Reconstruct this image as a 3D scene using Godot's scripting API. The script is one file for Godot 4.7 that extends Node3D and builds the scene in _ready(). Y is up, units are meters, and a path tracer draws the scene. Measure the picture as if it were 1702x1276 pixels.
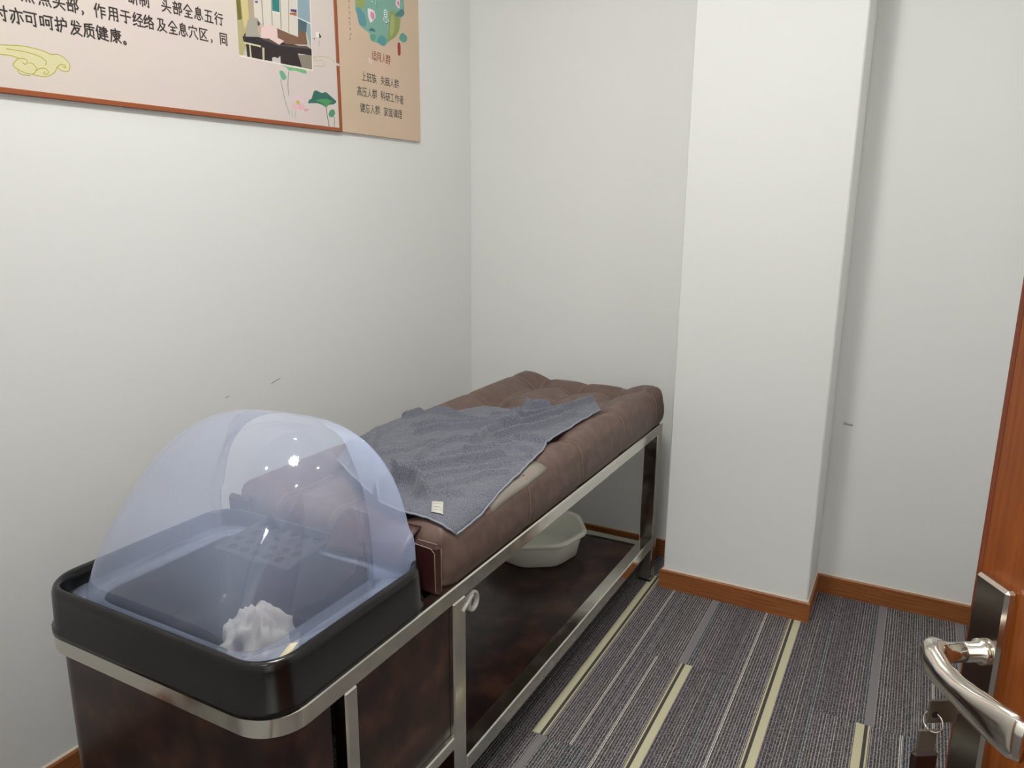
extends Node3D
# A small treatment room: a head-spa bed in an alcove beside a pillar, wall boards, an open door. Metres, y up.
# x grows from the wall with the boards, z grows from the far wall towards the doorway where the camera stands.

const WALL_H := 2.72
const PAD_X0 := 0.325
const PAD_X1 := 0.911
const PAD_Z0 := 0.16
const PAD_Z1 := 1.6
const SEAM_X := [0.465, 0.618, 0.771]
const SEAM_Z := [0.288, 0.605, 0.93, 1.245]

var M := {}
var used := {}


func _ready() -> void:
	# ---------- camera
	var cam := Camera3D.new()
	cam.name = "camera"
	cam.position = Vector3(1.6692, 1.3491, 2.7475)
	cam.rotation_order = EULER_ORDER_YXZ
	cam.rotation_degrees = Vector3(-13.183, 28.175, 0.4605)
	cam.fov = 53.537
	cam.near = 0.02
	cam.far = 50.0
	add_child(cam)
	cam.current = true
	# ---------- environment: a closed room, nothing shines in from outside
	var env := Environment.new()
	env.background_mode = Environment.BG_COLOR
	env.background_color = Color(0.02, 0.02, 0.02)
	env.tonemap_mode = Environment.TONE_MAPPER_LINEAR
	env.tonemap_exposure = 0.478
	env.sdfgi_enabled = true
	env.ssao_enabled = true
	env.ssil_enabled = true
	var we := WorldEnvironment.new()
	we.name = "environment"
	we.environment = env
	add_child(we)
	# ---------- materials, lamps, setting, things
	make_materials()
	make_lamps()
	make_room()
	make_carpet()
	make_door()
	make_bed()
	make_basin()
	make_hood()
	make_towel()
	make_small_things()
	make_boards()


# ------------------------------------------------------------------ lamps
func make_lamps() -> void:
	ceiling_ring(Vector3(1.08, WALL_H, 1.66), 3.5)
	downlight(Vector3(0.42, WALL_H, 0.95), 0.35)
	downlight(Vector3(1.88, WALL_H, 0.95), 0.8)
	downlight(Vector3(0.5, WALL_H, 2.3), 0.3)
	downlight(Vector3(1.85, WALL_H, 2.0), 0.35)
	corridor_fill_panel(Vector3(1.75, WALL_H, 3.55), 11.0)


func ceiling_ring(at: Vector3, energy: float) -> void:
	var t := thing("ceiling_light", "round white ceiling light with a glowing ring and disc", "light", at)
	var body := SurfaceTool.new()
	begin(body)
	loft(body, [ring(Vector3(0, 0, 0), 0.17, 40), ring(Vector3(0, -0.03, 0), 0.17, 40), ring(Vector3(0, -0.036, 0), 0.16, 40)], true, true)
	obj("housing", body, M.white_plastic, t)
	var r := TorusMesh.new()
	r.inner_radius = 0.115
	r.outer_radius = 0.15
	r.rings = 40
	r.ring_segments = 10
	mesh_obj("glowing_ring_light", r, M.lamp, t, Vector3(0, -0.045, 0))
	var d := CylinderMesh.new()
	d.top_radius = 0.05
	d.bottom_radius = 0.045
	d.height = 0.012
	mesh_obj("glowing_disc_light", d, M.lamp, t, Vector3(0, -0.042, 0))
	var o := OmniLight3D.new()
	o.name = "ceiling_disc_glow"
	o.light_color = Color(1.0, 0.995, 0.985)
	o.light_energy = energy * 0.28
	o.light_size = 0.04
	o.omni_range = 8.0
	o.omni_attenuation = 2.0
	o.shadow_enabled = true
	o.position = at + Vector3(0, -0.105, 0)
	add_child(o)
	# the light of the glowing ring, shared out along it
	for k in 8:
		var a := TAU * k / 8.0
		var l := AreaLight3D.new()
		l.name = "ceiling_ring_glow"
		l.light_color = Color(1.0, 0.995, 0.985)
		l.light_energy = energy / 8.0
		l.area_size = Vector2(0.05, 0.05)
		l.area_range = 8.0
		l.shadow_enabled = true
		l.position = at + Vector3(0.132 * cos(a), -0.066, 0.132 * sin(a))
		l.rotation_degrees = Vector3(-90, 0, 0)
		add_child(l, true)


func downlight(at: Vector3, energy: float) -> void:
	var t := thing("downlight", "small recessed round ceiling downlight with a bright face", "light", at, 0.0, "downlights in the ceiling corners")
	var st := SurfaceTool.new()
	begin(st)
	loft(st, [ring(Vector3(0, 0, 0), 0.05, 24), ring(Vector3(0, -0.006, 0), 0.05, 24), ring(Vector3(0, -0.008, 0), 0.036, 24)], true, true)
	obj("trim_ring", st, M.white_plastic, t)
	var d := CylinderMesh.new()
	d.top_radius = 0.034
	d.bottom_radius = 0.034
	d.height = 0.004
	mesh_obj("lamp_face", d, M.lamp, t, Vector3(0, -0.011, 0))
	var l := SpotLight3D.new()
	l.name = "downlight_glow"
	l.light_color = Color(1.0, 0.995, 0.985)
	l.light_energy = energy
	l.light_size = 0.034
	l.spot_range = 8.0
	l.spot_attenuation = 2.0
	l.spot_angle = 62.0
	l.spot_angle_attenuation = 1.0
	l.shadow_enabled = true
	l.position = at + Vector3(0, -0.02, 0)
	l.rotation_degrees = Vector3(-90, 0, 0)
	add_child(l, true)


func corridor_fill_panel(at: Vector3, energy: float) -> void:  # unseen panel, added as frontal fill through the doorway
	var t := thing("corridor_fill_light", "unseen square light panel added in the corridor ceiling as fill", "light", at)
	var st := SurfaceTool.new()
	cbox(st, Vector3(0, -0.01, 0), Vector3(0.62, 0.02, 0.62), 0.003)
	obj("frame", st, M.white_plastic, t)
	st = SurfaceTool.new()
	cbox(st, Vector3(0, -0.022, 0), Vector3(0.56, 0.004, 0.56), 0.001)
	obj("light_panel", st, M.lamp, t)
	var l := AreaLight3D.new()
	l.name = "corridor_fill_glow"
	l.light_color = Color(1.0, 0.995, 0.985)
	l.light_energy = energy
	l.area_size = Vector2(0.56, 0.56)
	l.area_range = 8.0
	l.shadow_enabled = true
	l.position = at + Vector3(0, -0.03, 0)
	l.rotation_degrees = Vector3(-90, 0, 0)
	add_child(l)


# ------------------------------------------------------------------ materials
func mat(c: Color, rough := 0.6, metal := 0.0) -> StandardMaterial3D:
	var m := StandardMaterial3D.new()
	m.albedo_color = c
	m.roughness = rough
	m.metallic = metal
	return m


func noise_tex(size: int, freq: float, cols: Array, offs: Array, octaves := 4, kind := FastNoiseLite.TYPE_SIMPLEX_SMOOTH, sd := 1) -> NoiseTexture2D:
	var n := FastNoiseLite.new()
	n.noise_type = kind
	n.frequency = freq
	n.seed = sd
	n.fractal_octaves = octaves
	var t := NoiseTexture2D.new()
	t.width = size
	t.height = size
	t.seamless = true
	t.noise = n
	if cols.size():
		var g := Gradient.new()
		g.colors = PackedColorArray(cols)
		g.offsets = PackedFloat32Array(offs)
		t.color_ramp = g
	return t


func triplanar(m: StandardMaterial3D, per_metre: float) -> StandardMaterial3D:
	m.uv1_triplanar = true
	m.uv1_world_triplanar = true
	m.uv1_scale = Vector3.ONE * per_metre
	return m


func relief(m: StandardMaterial3D, t: Texture2D, cm: float) -> StandardMaterial3D:
	m.heightmap_enabled = true
	m.heightmap_texture = t
	m.heightmap_scale = cm
	return m


func wood(along_y: bool, sd: int, light: Color, dark: Color) -> ImageTexture:
	var n := FastNoiseLite.new()
	n.seed = sd
	n.frequency = 0.05
	n.fractal_octaves = 4
	var n2 := FastNoiseLite.new()
	n2.seed = sd + 7
	n2.frequency = 0.02
	var s := 384
	var im := Image.create(s, s, false, Image.FORMAT_RGB8)
	for j in s:
		for i in s:
			var a: float = i if along_y else j
			var b: float = j if along_y else i
			var v := 0.5 + 0.55 * n.get_noise_2d(a * 3.2 + 9.0 * n2.get_noise_2d(a * 0.5, b * 0.25), b * 0.06)
			v = clampf(v + 0.25 * n2.get_noise_2d(a * 6.0, b * 0.5), 0.0, 1.0)
			im.set_pixel(i, j, dark.lerp(light, v))
	return ImageTexture.create_from_image(im)


func make_materials() -> void:
	M.paint = mat(Color(0.915, 0.92, 0.912), 0.7)
	triplanar(relief(M.paint, noise_tex(256, 0.03, [], []), 0.04), 2.0)
	M.ceiling = mat(Color(0.93, 0.93, 0.92), 0.8)
	M.white_plastic = mat(Color(0.9, 0.9, 0.88), 0.4)
	M.lamp = mat(Color(1, 1, 1), 0.5)
	M.lamp.emission_enabled = true
	M.lamp.emission = Color(1.0, 0.995, 0.985)
	M.lamp.emission_energy_multiplier = 6.0
	M.scuff = mat(Color(0.70, 0.69, 0.66), 0.8)
	M.hairline = mat(Color(0.36, 0.35, 0.33), 0.8)
	# wood: baseboards and the door
	M.base_wood = mat(Color.WHITE, 0.42)
	M.base_wood.albedo_texture = wood(false, 3, Color(0.67, 0.42, 0.23), Color(0.47, 0.265, 0.13))
	triplanar(M.base_wood, 2.4)
	M.door_wood = mat(Color.WHITE, 0.38)
	M.door_wood.albedo_texture = wood(true, 11, Color(0.585, 0.315, 0.105), Color(0.40, 0.19, 0.045))
	triplanar(M.door_wood, 3.0)
	M.door_edge = mat(Color(0.42, 0.19, 0.075), 0.4)
	M.caulk = mat(Color(0.80, 0.77, 0.71), 0.8)
	# bed
	M.chrome = mat(Color(0.87, 0.86, 0.82), 0.13, 1.0)
	M.chrome.roughness_texture = noise_tex(256, 0.02, [Color(0.45, 0.45, 0.45), Color(1, 1, 1)], [0.2, 0.9], 5)
	M.chrome.roughness = 0.26
	triplanar(M.chrome, 3.0)
	M.bright_chrome = mat(Color(0.83, 0.81, 0.77), 0.14, 1.0)
	M.key_steel = mat(Color(0.36, 0.345, 0.315), 0.38, 0.55)
	M.leather = mat(Color.WHITE, 0.5)
	M.leather.albedo_texture = noise_tex(256, 0.02, [Color(0.345, 0.27, 0.24), Color(0.415, 0.33, 0.295)], [0.2, 0.8], 4, FastNoiseLite.TYPE_SIMPLEX_SMOOTH, 5)
	triplanar(relief(M.leather, noise_tex(256, 0.12, [], [], 3, FastNoiseLite.TYPE_CELLULAR, 6), 0.02), 4.0)
	M.dark_leather = mat(Color(0.24, 0.125, 0.115), 0.36)
	M.thread = mat(Color(0.62, 0.55, 0.48), 0.8)
	M.cushion_patch = mat(Color(0.545, 0.515, 0.475), 0.4)
	M.marble_leather = mat(Color.WHITE, 0.3)
	M.marble_leather.albedo_texture = noise_tex(512, 0.008, [Color(0.125, 0.055, 0.045), Color(0.20, 0.10, 0.08), Color(0.30, 0.19, 0.145)], [0.25, 0.5, 0.85], 5, FastNoiseLite.TYPE_SIMPLEX_SMOOTH, 9)
	triplanar(M.marble_leather, 2.2)
	M.black_plastic = mat(Color(0.05, 0.05, 0.055), 0.22)
	M.black_rest = mat(Color(0.13, 0.13, 0.14), 0.65)
	M.rubber_and_hole_shade = mat(Color(0.04, 0.04, 0.04), 0.8)  # black feet; also the shade coloured into the neck rest holes
	# clear bluish hood
	M.hood = mat(Color(0.775, 0.835, 0.97, 0.30), 0.06)
	M.hood.transparency = BaseMaterial3D.TRANSPARENCY_ALPHA
	M.hood_rim = mat(Color(0.775, 0.835, 0.97, 0.5), 0.1)
	M.hood_rim.transparency = BaseMaterial3D.TRANSPARENCY_ALPHA
	M.hose = mat(Color(0.80, 0.79, 0.76, 0.5), 0.15)
	M.hose.transparency = BaseMaterial3D.TRANSPARENCY_ALPHA
	M.tissue = mat(Color(0.78, 0.77, 0.75), 0.9)
	M.paper = mat(Color(0.86, 0.82, 0.70), 0.8)
	M.basin = mat(Color(0.94, 0.94, 0.89), 0.35)
	M.terry = mat(Color.WHITE, 1.0)
	M.terry.albedo_texture = noise_tex(512, 0.42, [Color(0.20, 0.205, 0.235), Color(0.40, 0.41, 0.455), Color(0.60, 0.61, 0.655)], [0.15, 0.5, 0.9], 2, FastNoiseLite.TYPE_SIMPLEX, 21)
	triplanar(relief(M.terry, noise_tex(512, 0.3, [], [], 2, FastNoiseLite.TYPE_SIMPLEX, 22), 0.2), 1.7)
	M.terry.rim_enabled = true
	M.terry.rim = 0.3
	M.hem = mat(Color(0.55, 0.565, 0.61), 1.0)
	M.tag = mat(Color(0.74, 0.73, 0.70), 0.8)
	M.tag_print = mat(Color(0.45, 0.45, 0.44), 0.8)
	M.fob = mat(Color(0.10, 0.045, 0.04), 0.3)
	M.slab = mat(Color(0.3, 0.29, 0.29), 0.95)


# ------------------------------------------------------------------ setting
func struct_box(called: String, lo: Vector3, hi: Vector3, m: Material, chamfer := 0.0) -> MeshInstance3D:
	var st := SurfaceTool.new()
	cbox(st, Vector3.ZERO, hi - lo, chamfer)
	var o := obj(called, st, m, self)
	o.position = (lo + hi) * 0.5
	o.set_meta("kind", "structure")
	return o


func make_room() -> void:
	var w := [
		["ceiling", Vector3(-0.12, WALL_H, -0.12), Vector3(2.42, WALL_H + 0.1, 2.66), M.ceiling, "white painted ceiling of the treatment room"],
		["wall_left", Vector3(-0.12, 0, 0), Vector3(0, WALL_H, 2.66), M.paint, "white painted wall carrying the printed boards"],
		["wall_back", Vector3(-0.12, 0, -0.12), Vector3(2.42, WALL_H, 0), M.paint, "white painted far wall behind the bed and the pillar"],
		["wall_right", Vector3(2.3, 0, 0), Vector3(2.42, WALL_H, 2.66), M.paint, "white painted wall behind the open door"],
		["wall_pillar", Vector3(0.9585, 0, 0), Vector3(1.4522, WALL_H, 0.2435), M.paint, "white painted square pillar standing out from the far wall"],
	]
	for a in w:
		var o := struct_box(a[0], a[1], a[2], a[3], 0.004 if a[0] == "wall_pillar" else 0.0)
		o.set_meta("label", a[4])
	# wall with the doorway
	var fw := Node3D.new()
	fw.name = "wall_front"
	fw.set_meta("kind", "structure")
	fw.set_meta("label", "white painted wall around the doorway")
	add_child(fw)
	for b in [[Vector3(-0.12, 0, 2.66), Vector3(1.3, WALL_H, 2.82)], [Vector3(2.25, 0, 2.66), Vector3(2.42, WALL_H, 2.82)], [Vector3(1.3, 2.14, 2.66), Vector3(2.25, WALL_H, 2.82)]]:
		part_box("wall_section", b[0], b[1], M.paint, fw)
	# door frame
	var tr := Node3D.new()
	tr.name = "trim_1"
	tr.set_meta("kind", "structure")
	tr.set_meta("label", "brown wooden frame lining the doorway")
	add_child(tr)
	part_box("jamb", Vector3(1.3, 0, 2.65), Vector3(1.335, 2.14, 2.83), M.door_wood, tr)
	part_box("jamb", Vector3(2.215, 0, 2.65), Vector3(2.25, 2.14, 2.83), M.door_wood, tr)
	part_box("head_jamb", Vector3(1.335, 2.105, 2.65), Vector3(2.215, 2.14, 2.83), M.door_wood, tr)
	# corridor outside the doorway
	for a in [
		["wall_corridor_far", Vector3(0.3, 0, 4.4), Vector3(3.3, WALL_H, 4.5), M.paint, "white painted corridor wall facing the doorway"],
		["wall_corridor_left", Vector3(0.2, 0, 2.82), Vector3(0.3, WALL_H, 4.5), M.paint, "white painted end wall of the corridor"],
		["wall_corridor_right", Vector3(3.3, 0, 2.82), Vector3(3.4, WALL_H, 4.5), M.paint, "white painted other end wall of the corridor"],
		["wall_corridor_near", Vector3(2.42, 0, 2.72), Vector3(3.4, WALL_H, 2.82), M.paint, "white painted corridor wall beside the doorway"],
		["ceiling_corridor", Vector3(0.2, WALL_H, 2.66), Vector3(3.4, WALL_H + 0.1, 4.5), M.ceiling, "white ceiling of the corridor"],
		["floor_corridor", Vector3(0.2, -0.1, 2.7), Vector3(3.4, 0, 4.5), M.slab, "grey carpet of the corridor"],
	]:
		struct_box(a[0], a[1], a[2], a[3]).set_meta("label", a[4])
	# baseboards: one bevelled length per side
	var h := 0.07
	var t := 0.0113
	baseboard("baseboard_left", "brown wood baseboard under the boards", [Vector2(0, 2.66), Vector2(0, 0)], h, t)
	baseboard("baseboard_back", "brown wood baseboard in the alcove behind the bed", [Vector2(t, 0), Vector2(0.9585, 0)], h, t)
	baseboard("baseboard_pillar", "brown wood baseboard wrapping the square pillar", [Vector2(0.9585, t), Vector2(0.9585, 0.2435), Vector2(1.4522, 0.2435), Vector2(1.4522, t)], h, t)
	baseboard("baseboard_corner", "brown wood baseboard between pillar and door", [Vector2(1.4522, 0), Vector2(2.3, 0)], h, t)
	baseboard("baseboard_right", "brown wood baseboard behind the open door", [Vector2(2.3, t), Vector2(2.3, 2.66)], h, t)
	# small marks on the paint
	var wb := get_node("wall_back") as Node3D
	scuff(wb, [Vector3(1.488, 0.634, 0.0006), Vector3(1.5, 0.632, 0.0006), Vector3(1.516, 0.631, 0.0006)], 0.003, M.scuff)
	scuff(wb, [Vector3(1.489, 0.629, 0.0006), Vector3(1.489, 0.637, 0.0006)], 0.0012, M.scuff)
	var wl := get_node("wall_left") as Node3D
	scuff(wl, [Vector3(0.0004, 0.829, 1.147), Vector3(0.0004, 0.835, 1.128), Vector3(0.0004, 0.8385, 1.11)], 0.0007, M.hairline)
	scuff(wl, [Vector3(0.0004, 0.823, 1.318), Vector3(0.0004, 0.826, 1.304)], 0.0006, M.hairline)


func scuff(wall: Node3D, pts: Array, r: float, m: Material) -> void:
	var st := SurfaceTool.new()
	begin(st)
	tube(st, pts.map(func(p): return p - wall.position), r, 5)
	obj("scuff_mark", st, m, wall)


func baseboard(called: String, label: String, path: Array, h: float, t: float) -> void:
	# profile swept along the wall foot; the room lies to the left of the path seen from above
	var o := Node3D.new()
	o.name = called
	o.set_meta("kind", "structure")
	o.set_meta("label", label)
	add_child(o)
	var prof := [Vector2(0, 0), Vector2(t, 0), Vector2(t, h - 0.004), Vector2(t - 0.003, h), Vector2(0, h)]
	var st := SurfaceTool.new()
	flat(st)
	sweep_floor(st, path, prof)
	obj("board", st, M.base_wood, o)
	st = SurfaceTool.new()
	flat(st)
	sweep_floor(st, path, [Vector2(0, h), Vector2(t * 0.45, h), Vector2(t * 0.25, h + 0.0022), Vector2(0, h + 0.003)])
	obj("caulk_line", st, M.caulk, o)


# ------------------------------------------------------------------ carpet of 25 cm x 1 m planks
func carpet_texture(beige: bool, sd: int) -> ImageTexture:
	var rng := RandomNumberGenerator.new()
	rng.seed = sd
	var wpx := 500
	var hpx := 1000
	var im := Image.create(wpx, hpx, false, Image.FORMAT_RGB8)
	var n := FastNoiseLite.new()
	n.seed = sd
	n.frequency = 0.012
	n.fractal_octaves = 2
	var fine := FastNoiseLite.new()
	fine.seed = sd + 3
	fine.frequency = 0.35
	fine.fractal_octaves = 1
	# yarn colour for each row of loops
	var rows := []
	var zone := Color(0.50, 0.48, 0.475)
	var left := 0
	while rows.size() < wpx:
		if left <= 0:
			var pick: Array = [Color(0.51, 0.49, 0.48), Color(0.49, 0.475, 0.48), Color(0.49, 0.45, 0.475), Color(0.475, 0.485, 0.465), Color(0.455, 0.485, 0.495), Color(0.42, 0.405, 0.41), Color(0.50, 0.485, 0.47)]
			zone = pick[rng.randi_range(0, 6)]
			left = rng.randi_range(2, 6)
		left -= 1
		var wd := rng.randi_range(13, 17)
		var k := rng.randf_range(0.86, 1.06)
		for q in wd:
			rows.append(Color(zone.r * k, zone.g * k, zone.b * k) if q < 5 else Color(0.245, 0.228, 0.232))
	for i in wpx:
		var mm := i * 0.5
		var c: Color = rows[i]
		var solid := false
		if beige:
			if (mm >= 33.5 and mm < 35.0) or (mm >= 37.2 and mm < 38.7):
				c = Color(0.86, 0.83, 0.78)
				solid = true
			elif mm >= 108.5 and mm < 109.8:
				c = Color(0.70, 0.67, 0.57)
				solid = true
			elif mm >= 112.0 and mm < 116.5:
				c = Color(0.72, 0.69, 0.575)
				solid = true
			elif mm >= 116.5 and mm < 125.0:
				c = Color(0.25, 0.235, 0.225)
				solid = true
			elif mm >= 125.0 and mm < 146.0:
				c = Color(0.72, 0.70, 0.58)
				solid = true
		elif mm >= 104.0 and mm < 126.0:
			c = Color(0.475, 0.455, 0.46)
			solid = true
		for j in hpx:
			var v := 1.0 + 0.10 * fine.get_noise_2d(i * 1.4, j * 1.4)
			if not solid:
				# loops: the light yarn sinks now and then, the dark yarn comes up in short dashes
				var s := fine.get_noise_2d(floorf(i / 5.0) * 7.0, j * 0.45)
				if rows[i].r < 0.3:
					v += 0.85 * s + 0.12
				else:
					v += 0.24 * s + 0.10 + 0.10 * n.get_noise_2d(i * 3.0, j * 0.8)
			im.set_pixel(i, j, Color(c.r * v, c.g * v, c.b * v))
	return ImageTexture.create_from_image(im)


func make_carpet() -> void:
	var fl := struct_box("floor", Vector3(-0.12, -0.1, -0.12), Vector3(2.42, -0.006, 2.7), M.slab)
	fl.set_meta("label", "floor laid with grey striped carpet planks")
	var loops := noise_tex(256, 0.35, [], [], 2, FastNoiseLite.TYPE_SIMPLEX, 31)
	var mats := []
	for k in 4:
		var m := mat(Color.WHITE, 1.0)
		m.albedo_texture = carpet_texture(k < 2, 100 + k)
		relief(m, loops, 0.05)
		mats.append(m)
	# columns: left edge, design (0 beige band, 1 grey band), turned half a turn, z of a joint, design beyond the joint
	var cols := [
		[-0.206, 0, false, 0.45, 1], [0.044, 0, true, 0.95, 1], [0.294, 0, false, 0.3, 1], [0.544, 0, true, 0.6, 1],
		[0.794, 0, true, 1.178, 1], [1.044, 1, false, 0.684, 0], [1.294, 0, false, 1.2, 1], [1.544, 1, true, 0.724, 0], [1.794, 1, false, 0.361, 0], [2.044, 0, true, 0.8, 1], [2.294, 0, false, 0.5, 1],
	]
	var rng := RandomNumberGenerator.new()
	rng.seed = 5
	for c in cols:
		var z: float = c[3]
		var design: int = c[1]
		# towards the far wall, then towards the doorway
		var spans := []
		var top: float = z
		var dsg := design
		while top > 0.0:
			spans.append([maxf(top - 1.0, 0.0), top, dsg, maxf(0.0, 1.0 - top)])
			top -= 1.0
			dsg = 1 - dsg
		var bot: float = z
		dsg = c[4]
		while bot < 2.7:
			spans.append([bot, minf(bot + 1.0, 2.7), dsg, 0.0])
			bot += 1.0
			dsg = 1 - dsg
		for s in spans:
			var x0 := maxf(c[0], 0.0)
			var x1 := minf(c[0] + 0.25, 2.3)
			if x1 - x0 < 0.01:
				continue
			var st := SurfaceTool.new()
			flat(st)
			var u0: float = (x0 - c[0]) / 0.25
			var u1: float = (x1 - c[0]) / 0.25
			if c[2]:
				u0 = 1.0 - u0
				u1 = 1.0 - u1
			plank(st, x1 - x0 - 0.0006, s[1] - s[0] - 0.0006, u0, u1, s[1] - s[0])
			var which: int = (0 if s[2] == 0 else 2) + rng.randi_range(0, 1)
			var o := obj("carpet_plank", st, mats[which], fl)
			o.position = Vector3((x0 + x1) * 0.5, -0.003, (s[0] + s[1]) * 0.5) - fl.position


func plank(st: SurfaceTool, w: float, d: float, u0: float, u1: float, vlen: float) -> void:
	var hx := w * 0.5
	var hz := d * 0.5
	var t := 0.003
	var c := 0.0008
	var top := [Vector3(-hx + c, t, -hz + c), Vector3(hx - c, t, -hz + c), Vector3(hx - c, t, hz - c), Vector3(-hx + c, t, hz - c)]
	var mid := [Vector3(-hx, t - c, -hz), Vector3(hx, t - c, -hz), Vector3(hx, t - c, hz), Vector3(-hx, t - c, hz)]
	var uvs := [Vector2(u0, 0), Vector2(u1, 0), Vector2(u1, vlen), Vector2(u0, vlen)]
	quad_uv(st, top, uvs, Vector3.ZERO)
	for k in 4:
		var n := (k + 1) % 4
		quad_uv(st, [top[k], top[n], mid[n], mid[k]], [uvs[k], uvs[n], uvs[n], uvs[k]], Vector3.ZERO)
		var lk: Vector3 = mid[k]
		var ln: Vector3 = mid[n]
		quad_uv(st, [lk, ln, Vector3(ln.x, -t, ln.z), Vector3(lk.x, -t, lk.z)], [uvs[k], uvs[n], uvs[n], uvs[k]], Vector3.ZERO)


# ------------------------------------------------------------------ door, handle and keys
func make_door() -> void:
	var d := Node3D.new()
	d.name = "door_1"
	d.set_meta("kind", "structure")
	d.set_meta("label", "brown wooden door standing open with a chrome lever handle")
	d.set_meta("category", "door")
	add_child(d)
	# local x runs from the free edge towards the hinges, z points out of the face with the handle
	var ax := Vector3(0.5299, 0, 0.848)
	var az := Vector3(-0.848, 0, 0.5299)
	d.transform = Transform3D(Basis(ax, Vector3.UP, az), Vector3(1.748, 0, 1.919))
	var st := SurfaceTool.new()
	cbox(st, Vector3(0.427, 1.03, -0.021), Vector3(0.84, 2.04, 0.042), 0.002)
	obj("leaf", st, M.door_wood, d)
	st = SurfaceTool.new()
	cbox(st, Vector3(0.0045, 1.03, -0.021), Vector3(0.006, 2.04, 0.044), 0.0018)
	obj("edge_strip", st, M.door_edge, d)
	for y in [0.25, 1.03, 1.8]:
		st = SurfaceTool.new()
		begin(st)
		loft(st, [ring(Vector3(0.853, y - 0.05, -0.006), 0.007, 12), ring(Vector3(0.853, y + 0.05, -0.006), 0.007, 12)], true, true)
		obj("hinge", st, M.key_steel, d)
	# back plate with bevelled edges
	st = SurfaceTool.new()
	cbox(st, Vector3(0.0375, 0.889, 0.0055), Vector3(0.044, 0.24, 0.011), 0.003)
	obj("handle_plate", st, M.bright_chrome, d)
	# lever: a round neck, an elbow that comes to a point, and a grip that is pinched in the middle
	st = SurfaceTool.new()
	begin(st)
	loft(st, [zring(Vector3(0.042, 0.938, 0.011), 0.0125, 0.0125), zring(Vector3(0.042, 0.938, 0.016), 0.0125, 0.0125), zring(Vector3(0.042, 0.938, 0.018), 0.0095, 0.0095), zring(Vector3(0.042, 0.938, 0.031), 0.0095, 0.0095)], true, true)
	obj("neck_collar", st, M.bright_chrome, d)
	st = SurfaceTool.new()
	begin(st)
	var rings := []
	rings.append(zring(Vector3(0.042, 0.938, 0.0315), 0.0092, 0.0092))
	rings.append(zring(Vector3(0.042, 0.938, 0.045), 0.0095, 0.0098))
	# path of the grip: [x, y, z, half height, half depth, turn of the section about y in degrees, roll]
	var p := [
		[0.0425, 0.938, 0.052, 0.0120, 0.0104, 18.0, 0.0], [0.0430, 0.9372, 0.0590, 0.0175, 0.0112, 40.0, 4.0], [0.0480, 0.9362, 0.0645, 0.0200, 0.0110, 64.0, 10.0],
		[0.059, 0.9350, 0.0675, 0.0188, 0.0104, 82.0, 18.0], [0.076, 0.9335, 0.0684, 0.0162, 0.0100, 91.0, 24.0], [0.094, 0.9322, 0.0676, 0.0158, 0.0100, 94.0, 22.0],
		[0.114, 0.9315, 0.0656, 0.0178, 0.0100, 95.0, 14.0], [0.134, 0.9316, 0.0630, 0.0200, 0.0094, 96.0, 5.0], [0.151, 0.9320, 0.0606, 0.0205, 0.0080, 98.0, 0.0], [0.161, 0.9322, 0.0590, 0.0175, 0.0048, 98.0, 0.0],
	]
	for q in p:
		rings.append(turned_ring(Vector3(q[0], q[1], q[2]), q[3], q[4], q[5], q[6]))
	loft(st, rings, true, true)
	obj("lever", st, M.bright_chrome, d)
	# lock cylinder below the lever
	st = SurfaceTool.new()
	begin(st)
	loft(st, [zring(Vector3(0.040, 0.874, 0.011), 0.009, 0.009), zring(Vector3(0.040, 0.874, 0.018), 0.009, 0.009), zring(Vector3(0.040, 0.874, 0.019), 0.008, 0.008)], true, true)
	obj("lock_cylinder", st, M.key_steel, d)
	# keys left in the lock
	var k := thing("key_bunch", "steel key in the door lock with a second key hanging from its ring", "keys", d.transform * Vector3(0.04, 0.874, 0.019))
	k.transform.basis = d.transform.basis
	st = SurfaceTool.new()
	cbox(st, Vector3(0, 0, 0.004), Vector3(0.002, 0.008, 0.008), 0.0005)
	obj("key_blade", st, M.key_steel, k)
	st = SurfaceTool.new()
	cbox(st, Vector3(0, -0.001, 0.022), Vector3(0.0026, 0.026, 0.030), 0.0009)
	var bow := obj("key_bow", st, M.key_steel, k)
	var hole := CylinderMesh.new()
	hole.top_radius = 0.0035
	hole.bottom_radius = 0.0035
	hole.height = 0.003
	var ho := mesh_obj("key_hole", hole, M.rubber_and_hole_shade, bow, Vector3(0, -0.004, 0.030))
	ho.rotation_degrees = Vector3(0, 0, 90)
	var tr := TorusMesh.new()
	tr.inner_radius = 0.0088
	tr.outer_radius = 0.0106
	tr.rings = 28
	tr.ring_segments = 8
	var ro := mesh_obj("split_ring", tr, M.bright_chrome, k, Vector3(0, -0.013, 0.030))
	ro.rotation_degrees = Vector3(78, 24, 0)
	st = SurfaceTool.new()
	cbox(st, Vector3(0, -0.034, 0.034), Vector3(0.0028, 0.026, 0.019), 0.001)
	obj("hanging_key_bow", st, M.key_steel, k)
	st = SurfaceTool.new()
	cbox(st, Vector3(0, -0.060, 0.034), Vector3(0.0085, 0.030, 0.026), 0.003)
	obj("dark_key_cap", st, M.fob, k)
	st = SurfaceTool.new()
	cbox(st, Vector3(0, -0.092, 0.034), Vector3(0.0024, 0.034, 0.009), 0.0006)
	obj("hanging_key_blade", st, M.fob, k)


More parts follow.
